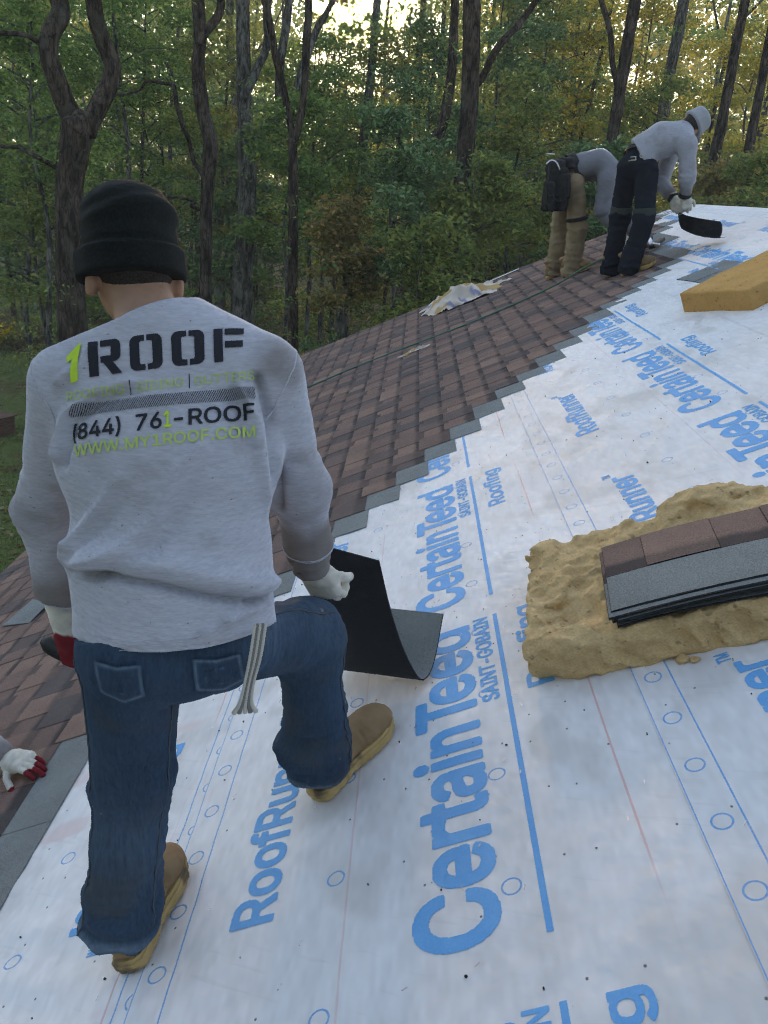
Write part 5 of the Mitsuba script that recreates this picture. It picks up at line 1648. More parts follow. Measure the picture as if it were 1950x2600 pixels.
hr = surface(lambda p: np.maximum(np.maximum(ball(p, c + A.A[2] * 0.010, A.A, (0.0740, 0.0955, 0.0985)), plane(p, c - A.A[2] * 0.072, -A.A[2])), np.maximum(plane(p, c + A.A[1] * 0.01, A.A[1]), plane(p, cc - H[2] * 0.015, H[2]))), c - 0.13, c + 0.13, 0.0045)
part(wa, 'hair', hr, 'hair', smooth=True)

# gloves: white knit with red rubber on the palm and fingers
WHITE, RED = np.array([0.56, 0.53, 0.46]), np.array([0.165, 0.018, 0.024])


def glove(parent, wrist, f, n, thumb, curl, red_from=0.45, dip=None, **kw):
    m_, al, pn = glove_mesh(wrist, f, n, thumb, curl, **kw)
    w_ = np.clip((al - red_from) / 0.06, 0, 1)
    if dip is not None:                    # rubber dipped from so far along the hand
        w_ = np.maximum(w_, np.clip(((m_.vertices - wrist) @ unit(f) - dip - 0.03 * meshkit.noise(m_.vertices * 40)) / 0.004, 0, 1))
    g_ = meshkit.fbm(m_.vertices * 45, 3, 4)[:, None]
    colr = (WHITE * (1 - w_[:, None]) + RED * w_[:, None]) * (0.62 + 0.7 * g_)
    part(parent, 'glove', m_, 'cloth_vc', smooth=True, color=colr)


glove(wa, J['wrL'] + np.array([0.0, 0.0, -0.008]), (0.10, 0.12, -0.98), (0.35, 0.80, 0.05), -1, 1.45, 0.28, -0.018, size=0.98, tuck=True, thumb_curl=0.6, spread=0.0, cuff=0.09)
glove(wa, J['wrR'] + np.array([0.006, 0.008, -0.012]), (0.34, 0.30, -0.88), (0.25, 0.93, 0.20), 1, [1.05, 1.08, 1.1, 1.1], 2.0, None, spread=0.0, size=0.95, tuck=True, thumb_curl=0.6, cuff=0.075)

# drawstring hanging below the hem: a flat braid of cords ending in a knot
for i in range(5):
    o = (i - 2) * 0.0043
    path = np.array([V(-0.716, 1.178, 0.400) + S_ * o, V(-0.722, 1.170, 0.345) + S_ * o, V(-0.733, 1.178, 0.290) + S_ * o * 0.85, V(-0.740, 1.182, 0.245) + S_ * o * 1.1, V(-0.742, 1.184, 0.222) + S_ * o * 2.2])
    part(wa, 'drawstring', tube(smooth_path(path, 18), 0.0030 + 0.0016 * np.linspace(0, 1, 18) ** 6, 6), 'cord_dark' if i % 2 else 'cord_white', smooth=True)


# ------------------------------------------------------------------ loose things on the roof
def foam_color(a, b):
    def fn(p, n, uv):
        f = fbm(p.x * 14, p.y * 14, p.z * 14, 4)
        g = noise(p.x * 260, p.y * 260, p.z * 260)
        c = mix(mi.Color3f(*a), mi.Color3f(*b), f)
        pit = step(0.66, 0.80, fbm(p.x * 60, p.y * 60, p.z * 60, 3))
        return c * (0.82 + 0.3 * g) * (1 - 0.45 * pit)
    return fn


def pits(p, n, uv):
    return fbm(p.x * 75, p.y * 75, p.z * 75, 4)


material('tan_foam', bump(principled(mikit.proc(foam_color((0.43, 0.285, 0.130), (0.62, 0.445, 0.230))), 0.95, 0.1), pits, 0.010, 2e-3))
material('orange_foam', bump(principled(mikit.proc(foam_color((0.42, 0.230, 0.075), (0.54, 0.320, 0.115))), 0.95, 0.1), pits, 0.004, 2e-3))
material('green_hose', principled([0.06, 0.135, 0.095], 0.5, 0.4))
material('grip_black', principled([0.012, 0.012, 0.013], 0.5, 0.4))


def roof_local(m):
    """A mesh modelled in (up the slope, along the eave, off the deck) put onto the roof."""
    v = np.asarray(m.vertices)
    return trimesh.Trimesh(Rs(v[:, 0], v[:, 1], v[:, 2]), m.faces, process=False)


def turn(a):
    c, s = math.cos(math.radians(a)), math.sin(math.radians(a))
    return np.array([[c, s, 0], [-s, c, 0], [0, 0, 1.0]])


FA = turn(-9)


def torn(p):
    d = rbox(p, (0.40, 1.968, 0.057), FA, (0.495, 0.283, 0.059), 0.014)
    q = p + 0.02 * (np.stack([meshkit.noise(p * 14, i) for i in (1, 2, 3)], -1) - 0.5)
    d = d + 0.045 * (meshkit.fbm(p * 7.5, 3, 2) - 0.5)
    d = smin(d, ball(p, (0.455, 2.235, 0.120), FA, (0.10, 0.045, 0.035)), 0.05)
    for c, r in (((0.000, 1.870, 0.165), 0.100), ((0.31, 1.585, 0.05), 0.085), ((0.12, 1.590, 0.00), 0.085), ((0.62, 1.57, 0.03), 0.08), ((-0.13, 1.73, 0.0), 0.06), ((0.055, 1.98, 0.150), 0.055), ((-0.06, 2.22, 0.150), 0.06),
                 ((0.20, 1.655, 0.150), 0.06), ((0.42, 1.58, 0.145), 0.065), ((0.08, 1.66, 0.140), 0.05), ((0.36, 2.20, 0.185), 0.05), ((0.05, 1.62, 0.05), 0.045), ((0.22, 1.60, 0.03), 0.05)):
        e = np.linalg.norm((q - np.array(c)) * [1, 1, 1.1], axis=-1) - r
        d = -smin(-d, e, 0.010)
    d = -smin(-d, cone(q, (-0.20, 1.915, 0.015), (-0.015, 1.985, 0.030), 0.075, 0.045), 0.008)
    rid = np.abs(meshkit.fbm(q * 17, 2, 8) - 0.5) * 2
    d = d + 0.034 * (rid - 0.3) + 0.022 * (meshkit.fbm(p * 42, 3, 5) - 0.5)
    return np.maximum(d, 0.006 - p[:, 2])


solo('foam_chunk', roof_local(surface(torn, (-0.22, 1.55, -0.01), (1.02, 2.50, 0.21), 0.0062)), 'tan_foam', 'torn lump of tan foam on the underlayment, carrying a stack of shingles', 'foam', smooth=True)
for c, s in (((0.205, 1.688), 0.012), ((0.228, 1.676), 0.009)):
    m_ = trimesh.creation.icosphere(2, s)
    m_.vertices = m_.vertices * (0.45 + 1.2 * meshkit.noise(m_.vertices * 120 + 3)[:, None]) * [1.2, 1.0, 0.7] + [c[0], c[1], s * 0.5 + 0.010]
    solo('foam_crumb', roof_local(m_), 'tan_foam', 'tan foam crumb lying against the torn lump', 'crumb', smooth=True, group='foam crumbs by the torn lump')

BA = turn(20)


def cushion(p):
    q = p + 0.006 * (meshkit.noise(p * 9, 3)[:, None] - 0.5)
    d = ball(p, (0, 0, -9), None, (1, 1, 1)) * 0 + rbox(q, (1.592, 4.800, 0.064), np.array([[0.927, 0.374, 0], [-0.39, 0.921, 0], [0, 0, 1.0]]), (0.335, 0.275, 0.060), 0.006)
    for c, r in (((1.62, 4.72, 0.135), 0.016), ((1.58, 4.70, 0.134), 0.012), ((1.66, 4.735, 0.134), 0.013), ((1.70, 4.78, 0.135), 0.014), ((1.50, 4.66, 0.133), 0.011), ((1.74, 4.82, 0.135), 0.013), ((1.42, 4.45, 0.05), 0.015), ((1.56, 4.53, 0.03), 0.018), ((1.36, 4.50, 0.04), 0.010)):
        d = np.maximum(d, r - np.linalg.norm((p - np.array(c)) * [1, 1, 0.8], axis=-1) - 0.006 * meshkit.noise(p * 60, 2))
    return d + 0.0025 * (meshkit.fbm(p * 40, 2, 5) - 0.5)


solo('foam_slab', roof_local(surface(cushion, (1.10, 4.30, -0.02), (2.06, 5.30, 0.16), 0.0085)), 'orange_foam', 'clean-cut thick orange-brown foam slab lying on the white underlayment', 'foam', smooth=40)


def loose_shingle(label, corner, l, w, h0, sag, seed, length=1.0, group=None, name='loose_shingle', plain=False):
    """A shingle lying loose: a black mat with granule tabs on top. corner: the end of its tab edge (u, v); l: along, w: from tabs to head lap."""
    k = thing(name, label, 'shingle', group)
    V_, F_, U_ = shingle_parts(length, np.random.default_rng(seed), lift=0.0)
    if plain:
        U_[:, 0] = 3.2
    l, w = unit(l), unit(w)

    def put(vv):
        s, t, h = vv[:, 0], vv[:, 1], vv[:, 2]
        return Rs(corner[0] + l[0] * s + w[0] * t, corner[1] + l[1] * s + w[1] * t, h0 + h + sag(s, t))
    cuts = np.linspace(0, length, 13)
    mv, mf = [], []
    for a in cuts:
        for t in (-0.001, 0.115, 0.23, 0.338):
            mv += [(a, t, -0.0012), (a, t, 0.0028)]
    mv = np.array(mv)
    rr = np.random.default_rng(seed + 1).normal(0, 0.0012, len(mv))
    mv[:, 1] += np.where(np.abs(mv[:, 1] - 0.168) > 0.1, rr, 0)
    idx = np.arange(len(mv)).reshape(13, 4, 2)
    fq = []
    for i in range(12):
        for j in range(3):
            for z in (0, 1):
                fq.append((idx[i, j, z], idx[i + 1, j, z], idx[i + 1, j + 1, z], idx[i, j + 1, z]))
        fq += [(idx[i, 0, 0], idx[i + 1, 0, 0], idx[i + 1, 0, 1], idx[i, 0, 1]), (idx[i, 3, 0], idx[i + 1, 3, 0], idx[i + 1, 3, 1], idx[i, 3, 1])]
    for i in (0, 12):
        for j in range(3):
            fq.append((idx[i, j, 0], idx[i, j + 1, 0], idx[i, j + 1, 1], idx[i, j, 1]))
    part(k, 'mat', (put(mv), quads(np.array(fq))), 'asphalt_back')
    # tabs cut into short lengths so that they follow the sag
    VV, FF, UU = [], [], []
    for b in range(0, len(V_), 8):
        s0, s1 = V_[b, 0], V_[b + 1, 0]
        t0_, t1_ = V_[b, 1], V_[b + 2, 1]
        top = V_[b + 4:b + 8, 2]
        n_ = max(1, int(round((s1 - s0) / 0.085)))
        ss = np.linspace(s0 + 0.0015, s1 - 0.0005, n_ + 1)
        base = len(VV)
        for s in ss:
            for t, hh in ((t0_ + 0.001, top[0]), ((t0_ + t1_) / 2, (top[0] + top[2]) / 2), (t1_ - 0.001, top[2])):
                VV.append((s, t, hh))
                UU.append((U_[b, 0], t))
        FF.append(grid_faces(n_ + 1, 3) + base)
    part(k, 'granules', (put(np.array(VV)), quads(np.vstack(FF))), 'granules', uv=np.array(UU))
    return k


ROT = math.radians(-8)
l_, w_ = np.array([math.cos(ROT), math.sin(ROT)]), np.array([math.sin(ROT), -math.cos(ROT)])
for i in range(7):
    far_ = np.array([0.130, 2.070]) + np.random.default_rng(i).normal(0, 0.006, 2) + (np.array([0.008, -0.008]) if i == 0 else 0)
    hgt = 0.124 + 0.0048 * i - (0.006 if i == 0 else 0)
    loose_shingle('top shingle of the stack on the torn tan foam' if i == 6 else 'shingle in the stack on the torn tan foam, under the top one', far_, l_, w_, hgt,
                  lambda s, t, i=i: 0.006 * np.sin(s * 7 + 0.4) - (0.016 if i == 0 else 0.010) * np.clip(s - 0.45, 0, 1) + (0.004 * np.sin(s * 9 + 1) if i == 0 else 0), 40 + i, 1.0, None if i == 6 else 'shingles stacked on the foam')
loose_shingle('grey shingle lying flat, half under the orange-brown foam slab', (1.415, 5.86), (0.10, -1.0), (1.0, 0.10), 0.012, lambda s, t: 0 * s, 77, plain=True)


def bent_sheet(label, left, right, n=40, m=10, bulge=0.0, flip=1):
    """A bent shingle between two edge curves; the black back on one face, grey granules on the other."""
    k = thing('held_shingle', label, 'shingle')
    Lc, Rc = smooth_path(left, n), smooth_path(right, n)
    s = np.linspace(0, 1, m)[None, :, None]
    G = Lc[:, None] * (1 - s) + Rc[:, None] * s
    nn = np.cross(np.gradient(G, axis=0), np.gradient(G, axis=1))
    nn /= np.linalg.norm(nn, axis=2, keepdims=True)
    nn *= flip
    G = G + nn * bulge * (1 - (2 * s - 1) ** 2)
    r_ = np.random.default_rng(3)
    f = quads(grid_faces(n, m))
    a, b = (G + nn * 0.002).reshape(-1, 3), (G - nn * 0.002).reshape(-1, 3)
    rim = np.concatenate([np.arange(m), np.arange(1, n) * m + m - 1, (n - 1) * m + np.arange(m - 2, -1, -1), np.arange(n - 2, 0, -1) * m])
    rq = np.stack([rim, np.roll(rim, -1), np.roll(rim, -1) + n * m, rim + n * m], 1)
    part(k, 'backing', (np.vstack([a, b - nn.reshape(-1, 3) * -0.001]), np.vstack([f, quads(rq)])), 'asphalt_back', smooth=40)
    uv = np.tile(np.array([[3.2, 0.25]]), (n * m, 1))
    part(k, 'granules', (b, f), 'granules', smooth=True, uv=uv)
    return k


bent_sheet('black-backed shingle bent into a J, held upright by the front worker\'s right hand',
           [V(-0.690, 1.800, 0.272), V(-0.690, 1.865, 0.140), V(-0.700, 1.935, -0.005), V(-0.690, 2.030, -0.185), V(-0.676, 2.085, -0.245), V(-0.650, 2.150, -0.225), V(-0.625, 2.230, -0.110)],
           [V(-0.540, 1.772, 0.254), V(-0.505, 1.810, 0.110), V(-0.465, 1.850, -0.020), V(-0.418, 1.892, -0.130), V(-0.392, 1.930, -0.155), V(-0.372, 1.975, -0.125), V(-0.356, 2.044, -0.018)], flip=1)
# torn wrapper, scraps, strip, hose
pr = np.random.default_rng(9)


def crumple(name, label, cat, u0, v0, su, sv, height, seed, ang=0.0, print_=True, n=46, m=34):
    a, b = np.meshgrid(np.linspace(-1, 1, n), np.linspace(-1, 1, m), indexing='ij')
    p = np.stack([a * 1.6, b * 1.3, 0 * a], -1)
    wob = 0.30 * (meshkit.fbm(p * 1.7, 3, seed) - 0.5)
    uu, vv = a * su * (1 + wob), b * sv * (1 + 0.35 * (meshkit.fbm(p * 2.0, 3, seed + 5) - 0.5) * 2)
    rid = 1 - np.abs(meshkit.fbm(p * 1.15, 2, seed + 2) - 0.5) * 5
    h = height * (0.5 * np.clip(rid, 0, 1) + 0.55 * meshkit.fbm(p * 4.2, 3, seed + 3)) * np.clip(1.25 - np.hypot(a, b), 0.06, 1) + 0.016
    c, s = math.cos(ang), math.sin(ang)
    P_ = Rs(u0 + c * uu - s * vv, v0 + s * uu + c * vv, h).reshape(-1, 3)
    f = grid_faces(n, m)
    fc = np.stack([a, b], -1).reshape(-1, 2)[f].mean(1)
    keep = (np.hypot(fc[:, 0], fc[:, 1] * 0.9) < 0.82 + 0.5 * meshkit.fbm(np.column_stack([fc * 2.4, 0 * fc[:, 0]]), 3, seed + 8))
    col = np.array([0.56, 0.49, 0.41]) * (0.7 + 0.6 * meshkit.fbm(p * 3, 3, seed + 1))[..., None]
    if print_:
        st_ = (np.sin(a * 17 + b * 4) > 0.5) & (meshkit.noise(p * 3, seed + 4) > 0.62)
        col = np.where(st_[..., None], np.array([0.24, 0.24, 0.36]), col)
        tan_ = (meshkit.fbm(p * 1.1, 2, seed + 6) > 0.56)
        col = np.where(tan_[..., None], np.array([0.45, 0.30, 0.14]), col)
    solo(name, (P_, quads(f[keep])), 'cloth_vc', label, cat, smooth=True, color=col.reshape(-1, 3))


crumple('torn_wrapper', 'crumpled torn paper wrapper lying near the far edge of the shingles', 'wrapper', 0.02, 8.90, 0.42, 0.40, 0.21, 3, 0.2)
crumple('wrapper_scrap', 'small torn paper strip beside the big torn wrapper', 'paper', 0.48, 9.0, 0.11, 0.05, 0.05, 14, 0.3, False, 24, 12)
crumple('paper_scrap', 'small curled paper scrap alone on the brown shingles under the hose', 'paper', -0.49, 6.98, 0.15, 0.045, 0.05, 23, 0.1, True, 24, 12)
solo('metal_strip', slab([(0.28, 9.36, 0.026), (0.72, 9.44, 0.030), (0.72, 9.49, 0.030), (0.28, 9.42, 0.026)], 0.004), 'white_metal', 'pale metal strip lying by the far roof edge', 'strip')
hp = [R(-3.43, 6.75, 0.02), R(-3.2, 6.80, 0.024), R(-2.6, 7.02, 0.024), R(-1.53, 7.20, 0.024), R(-0.96, 7.30, 0.024), R(-0.05, 7.26, 0.024), R(0.45, 7.30, 0.03), R(0.80, 7.20, 0.07), R(1.08, 7.12, 0.13), R(1.34, 7.16, 0.12), R(1.55, 7.30, 0.05)]
hp = [np.array([hp[0][0] - 0.10, hp[0][1] - 0.1, hp[0][2] - 2.9])] + [np.array([hp[0][0] - 0.12, hp[0][1] - 0.03, hp[0][2] - 0.25])] + hp
solo('air_hose', tube(smooth_path(hp, 160), 0.0075, 8), 'green_hose', 'thin green air hose running across the shingles to the far workers', 'hose', smooth=True)
sc = slab([(-2.73, 3.66, 0.030), (-2.53, 3.58, 0.022), (-2.49, 3.74, 0.036), (-2.65, 3.88, 0.042)], 0.004)
solo('shingle_scrap', sc, 'granules', 'greenish grey scrap of shingle lying crooked at left picture edge', 'shingle', uv=np.tile([[3.2, 0.25]], (8, 1)))

# nail gun lying between the far workers
ng = thing('nail_gun', 'black and silver nail gun lying between the two far workers', 'nail gun')
go, gx_, gz_ = R(1.60, 7.34, 0.02), unit(RU * 0.8 - RV * 0.6), RN
gy_ = np.cross(gz_, gx_)


def gpt(x, y, z):
    return go + gx_ * x + gy_ * y + gz_ * z


part(ng, 'head', join([tube([gpt(-0.10, 0, 0.08), gpt(-0.085, 0, 0.08), gpt(0.05, 0, 0.075), gpt(0.06, 0, 0.075)], [0.030, 0.040, 0.038, 0.02], 16)]), 'steel', smooth=40)
part(ng, 'handle', placed(round_box((0.20, 0.036, 0.048), 0.015), gpt(-0.02, 0.10, 0.085), gy_, gz_), 'grip_black', smooth=40)
part(ng, 'magazine', placed(round_box((0.24, 0.055, 0.03), 0.006), gpt(0.055, 0.10, 0.035), gy_, gz_), 'grip_black', smooth=40)
part(ng, 'nose', placed(round_box((0.09, 0.03, 0.03), 0.005), gpt(0.075, 0.0, 0.045), gx_ - gz_ * 0.4, gz_), 'steel', smooth=40)

# the tool in the front worker's left hand
tk = thing('hand_tool', 'black handled tool gripped in the front worker\'s left glove', 'tool')
a0, a1 = V(-1.245, 1.530, 0.118), V(-1.070, 1.470, 0.095)
part(tk, 'handle', tube(smooth_path(np.array([a0, lerp(a0, a1, 0.3) - [0, 0, 0.012], lerp(a0, a1, 0.65), a1]), 14), np.array([0.012, 0.019, 0.020, 0.019, 0.018, 0.017, 0.016, 0.016, 0.016, 0.017, 0.017, 0.016, 0.014, 0.009]), 12), 'grip_black', smooth=True)
part(tk, 'blade', placed(round_box((0.09, 0.004, 0.026), 0.0015), a1 + unit(a1 - a0) * 0.045, a1 - a0, [0, 0, 1]), 'steel', smooth=40)

# grit, granules and bright bits of staple on the underlayment
dr_ = np.random.default_rng(31)
ms = []
for i in range(420):
    u, v = dr_.uniform(-1.45, 1.9), dr_.uniform(0.9, 6.0) ** 1.0
    if u < -1.49 or u > 0.30 + 0.72 * (v - 1) + 0.6:
        continue
    s = dr_.uniform(0.0009, 0.0028) * (1 + (dr_.random() < 0.06) * 1.5)
    m_ = trimesh.creation.icosphere(0, s)
    m_.vertices = m_.vertices * dr_.uniform(0.5, 1.4, 3) + [u, v, 0]
    hh = float(sheet_lift(u, v)) + (0.0 if u < -1.055 else 0.0022 if u < 0.086 else 0.0044 if u < 1.262 else 0.0066)
    m_.vertices[:, 2] += hh + 0.0015
    ms.append(roof_local(m_))
k = keys.new('grit')
scene[k] = mikit.ply(join(ms), 'asphalt_back')
labels[k] = {'label': 'dark grit and granules scattered over the white underlayment', 'category': 'grit', 'kind': 'stuff'}
ms = []
for i in range(120):
    u, v = dr_.uniform(-1.4, 1.2), dr_.uniform(0.9, 4.2)
    a = math.radians(60) + dr_.normal(0, 0.35)
    hh = float(sheet_lift(u, v)) + 0.0075
    m_ = box_mesh((-0.006, -0.0008, 0), (0.006, 0.0008, 0.0012))
    c_, s_ = math.cos(a), math.sin(a)
    m_.vertices = np.column_stack([u + m_.vertices[:, 0] * c_ - m_.vertices[:, 1] * s_, v + m_.vertices[:, 0] * s_ + m_.vertices[:, 1] * c_, hh + m_.vertices[:, 2]])
    ms.append(roof_local(m_))
k = keys.new('staples')
scene[k] = mikit.ply(join(ms), 'steel')
labels[k] = {'label': 'shiny staples dotted over the white underlayment', 'category': 'staples', 'kind': 'stuff'}


# ------------------------------------------------------------------ the other workers
def shell(fn, names, w, h, pad=0.24):
    lo, hi = w.bounds(names, pad)
    return surface(fn, lo, hi, h)


def dress(key, w, h, shirt_mat, sleeve, leg_r, pants_mat, hem_up, waist_cut, seed, amp=1.0):
    """Skin, shirt and trousers of a bent or kneeling worker."""
    J, k = w.J, w.k
    part(key, 'body', shell(w.skin, list(J), w, h, 0.2), 'skin', smooth=True)
    ax_t = unit(J['chest'] - J['waist'])
    low = J['waist'] - unit(J['chest'] - J['waist']) * waist_cut

    def shirt_fn(p):
        d = w.torso(p, 0.016)
        for s in 'LR':
            ar = cone(p, J['sh' + s], J['el' + s], sleeve[0], sleeve[1])
            ar = smin(ar, cone(p, J['el' + s], J['wr' + s], sleeve[1], sleeve[2]), 0.03)
            a_ = unit(J['wr' + s] - J['el' + s])
            d = smin(d, np.maximum(ar, plane(p, J['wr' + s], a_)), 0.03)
        d = np.maximum(d, plane(p, low, -ax_t))
        up_ = unit(J['skull'] - J['nb'])
        return np.maximum(d, -cone(p, J['nb'] + up_ * 0.095, J['nb'] + up_ * 0.20, 0.085, 0.11))
    sh = shell(shirt_fn, ['waist', 'chest', 'upper', 'nb', 'shL', 'shR', 'elL', 'elR', 'wrL', 'wrR'], w, h * 0.85)
    fold_noise(sh, [(J['sh' + s], J['el' + s], [(0, 0.6), (1, 1.0)]) for s in 'LR'] + [(J['el' + s], J['wr' + s], [(0, 1.0), (1, 0.8)]) for s in 'LR'] + [(J['waist'], J['upper'], [(0, 1.2), (1, 0.5)])], 0.007 * amp, (20.0, 7.0), seed, 0.003)
    dt = np.zeros(len(sh.vertices))
    for s in 'LR':
        dt = np.maximum(dt, 0.7 * np.exp(-(np.linalg.norm(sh.vertices - J['wr' + s], axis=1) / 0.13) ** 2))
    kw = dict(uv=np.stack([dt, dt], -1))
    part(key, 'shirt', sh, shirt_mat, smooth=True, **kw)
    hip = (J['hipL'] + J['hipR']) / 2

    def pants_fn(p):
        d = ecap(p, lerp(J['pelvis'], J['waist'], 0.55), lerp(J['pelvis'], hip, 0.75), w.right, (w.W[0] * 0.98, 0.105 * k), (w.W[0], 0.108 * k))
        for s in 'LR':
            th = cone(p, J['hip' + s], J['kn' + s], leg_r[0], leg_r[1])
            e = J['an' + s] + unit(J['an' + s] - J['kn' + s]) * hem_up
            lg = np.maximum(cone(p, J['kn' + s], e, leg_r[1], leg_r[2]), plane(p, e, e - J['kn' + s]))
            d = smin(d, smin(th, lg, 0.03), 0.03)
        return d
    pt = shell(pants_fn, ['pelvis', 'waist', 'hipL', 'hipR', 'knL', 'knR', 'anL', 'anR'], w, h * 0.85)
    fold_noise(pt, [(J['hip' + s], J['kn' + s], [(0, 0.6), (0.6, 0.7), (1.0, 1.1)]) for s in 'LR'] + [(J['kn' + s], J['an' + s], [(0, 1.0), (0.5, 0.9), (1.05, 2.0)]) for s in 'LR'], 0.0085 * amp, (22.0, 6.0), seed + 3, 0.003)
    wr_ = np.clip(0.5 * meshkit.fbm(pt.vertices * 6, 3, 3), 0, 1) * 0.35
    part(key, 'trousers' if pants_mat == 'khaki' else 'jeans', pt, pants_mat, smooth=True, uv=np.stack([wr_, wr_], -1))
    return sh, pt


def ring(w, a, b, t, r, half, mat_, key, name):
    """A strap round a limb."""
    c, ax_ = lerp(a, b, t), unit(np.asarray(b) - a)

    def fn(p):
        q = p - c
        z = q @ ax_
        rad = np.linalg.norm(q - np.outer(z, ax_), axis=1)
        x = np.stack([rad - r, np.abs(z) - half], -1)
        return np.minimum(np.maximum(x[:, 0], x[:, 1]), 0) + np.linalg.norm(np.maximum(x, 0), axis=1) - 0.004
    part(key, name, surface(fn, c - r - 0.05, c + r + 0.05, 0.008), mat_, smooth=True)


FEET = ['pelvis']
# the worker with the grey cap, in dark jeans, holding a shingle
wb = thing('person', 'person bent over in grey cap, grey shirt and dark jeans, lowering a black shingle', 'person')
B = Worker(dict(waist=(1.133, 6.832, 1.451), pelvis=(1.100, 6.795, 1.371), chest=(1.264, 6.815, 1.535), upper=(1.352, 6.812, 1.560), nb=(1.420, 6.845, 1.595), skull=(1.488, 6.885, 1.660), crown=(1.560, 6.895, 1.715),
                shR=(1.402, 6.650, 1.504), shL=(1.405, 6.990, 1.570), elR=(1.446, 6.640, 1.279), wrR=(1.475, 6.712, 1.165), elL=(1.345, 6.964, 1.240), wrL=(1.433, 6.852, 1.140),
                hipR=(1.156, 6.700, 1.320), hipL=(1.055, 6.870, 1.335), knR=(1.192, 6.666, 0.971), anR=(1.130, 6.645, 0.620), knL=(1.067, 6.911, 0.972), anL=(1.050, 6.894, 0.590)),
           (0.25, -0.96, -0.05), (0.30, 0.75, -0.60), (0.138, 0.136, 0.152, 0.135), [(0.15, -0.1, -0.9), (0.32, 0.1, -0.85)], [0.85 * RU - 0.35 * RV, 0.86 * RU - 0.5 * RV], 0.90)
bs, bp = dress(wb, B, 0.0095, 'jersey_mid', (0.066, 0.054, 0.040), (0.083, 0.071, 0.070), 'dark_denim', 0.055, 0.04, 31, 1.4)
J = B.J
for s, (u_, v_) in (('L', (1.235, 6.895)), ('R', (1.310, 6.692))):
    boot(wb, R(u_, v_, 0.1), B.toe[s], RN, 0.275, 0.90, True, False, 0.007, 0.026)
for s in 'RL':
    ring(B, J['hip' + s], J['kn' + s], 0.86, 0.080, 0.026, 'strap_green', wb, 'knee_strap')
belt_c = lerp(J['pelvis'], J['waist'], 0.62)
bn = unit(J['waist'] - J['pelvis'])


def loop_band(c, n, right, a, b, half, thick, m=48):
    r_ = unit(right - n * (right @ n))
    d_ = np.cross(n, r_)
    th = np.linspace(0, 2 * np.pi, m, endpoint=False)
    o = np.array([c + r_ * a * math.cos(x) + d_ * b * math.sin(x) for x in th])
    od = np.array([r_ * math.cos(x) + d_ * math.sin(x) for x in th])
    L4 = [o - n * half, o + od * thick - n * half, o + od * thick + n * half, o + n * half]
    v = np.vstack(L4)
    kk = np.arange(4 * m).reshape(4, m)
    q_ = np.stack([kk, np.roll(kk, -1, 1), np.roll(np.roll(kk, -1, 0), -1, 1), np.roll(kk, -1, 0)], -1).reshape(-1, 4)
    return trimesh.Trimesh(v, quads(q_), process=False)


part(wb, 'belt', loop_band(belt_c, bn, B.right, 0.139, 0.104, 0.017, 0.008), 'black_nylon', smooth=40)
S2 = unit(np.array([0.97, 0.15, 0.1]))
N2 = unit(np.array([-0.35, -0.90, 0.12]))
T2 = np.cross(N2, S2)
S2 = np.cross(T2, N2)
lookb = closest_height(bp, J['pelvis'], S2, T2, N2, 0.0)
for a in (-0.075, 0.035):
    sq = np.array([(a, 0.035), (a + 0.075, 0.022), (a + 0.078, -0.010), (a + 0.004, 0.004), (a, 0.035)])
    sq = np.vstack([lerp(sq[i], sq[i + 1], t)[None] for i in range(4) for t in np.linspace(0, 1, 6)[:-1]] + [sq[:1]])
    part(wb, 'pocket_trim', tube(J['pelvis'] + np.outer(sq[:, 0], S2) + np.outer(sq[:, 1], T2) + np.outer(lookb(sq) + 0.008, N2), 0.0035, 6), 'cord_white', smooth=True)
c = J['skull']
A_ = B.A


def cap_fn(p):
    d = ecap(p, c + A_[2] * 0.005, c + A_[2] * 0.060, A_[0], (0.092, 0.112), (0.084, 0.102))
    d = -smin(-d, -plane(p, c + A_[2] * 0.112, A_[2]), 0.03)
    d = np.maximum(d, plane(p, c - A_[2] * 0.010, -A_[2]))
    d = d - 0.004 * np.exp(-(((p - c) @ A_[2] - 0.004) / 0.010) ** 2)
    br = ball(p, c + A_[2] * 0.004 + A_[1] * 0.120 - A_[0] * 0.0, np.stack([A_[0], unit(A_[1] - 0.25 * A_[2]), unit(A_[2] + 0.25 * A_[1])]), (0.078, 0.075, 0.009))
    bt = ball(p, c + A_[2] * 0.113, A_, (0.010, 0.010, 0.007))
    return np.minimum(smin(d, br, 0.010), bt)


part(wb, 'cap', surface(cap_fn, c - 0.24, c + 0.24, 0.007), 'cap_grey', smooth=True)
part(wb, 'hair', surface(lambda p: np.maximum(ball(p, c + A_[2] * 0.008, A_, (0.077, 0.097, 0.094)), np.maximum(plane(p, c + A_[2] * 0.02, A_[2]), plane(p, c, A_[1]))), c - 0.14, c + 0.14, 0.007), 'hair', smooth=True)
glove(wb, J['wrR'] + np.array([0.004, 0.004, -0.010]), (0.30, 0.06, -0.92), (0.05, 0.95, 0.1), 1, 1.0, 2.0, None, size=0.98, thumb_curl=0.8, spread=0.03, h=0.005)
glove(wb, J['wrL'] + np.array([0.004, -0.004, -0.008]), (0.36, -0.10, -0.90), (0.05, -0.95, 0.1), -1, 1.0, 2.0, None, size=0.98, thumb_curl=0.8, spread=0.03, h=0.005)
for s in 'RL':
    a_ = unit(J['wr' + s] - J['el' + s])
    ring(B, J['el' + s], J['wr' + s], 0.96, 0.042, 0.014, 'black_nylon', wb, 'wrist_band')
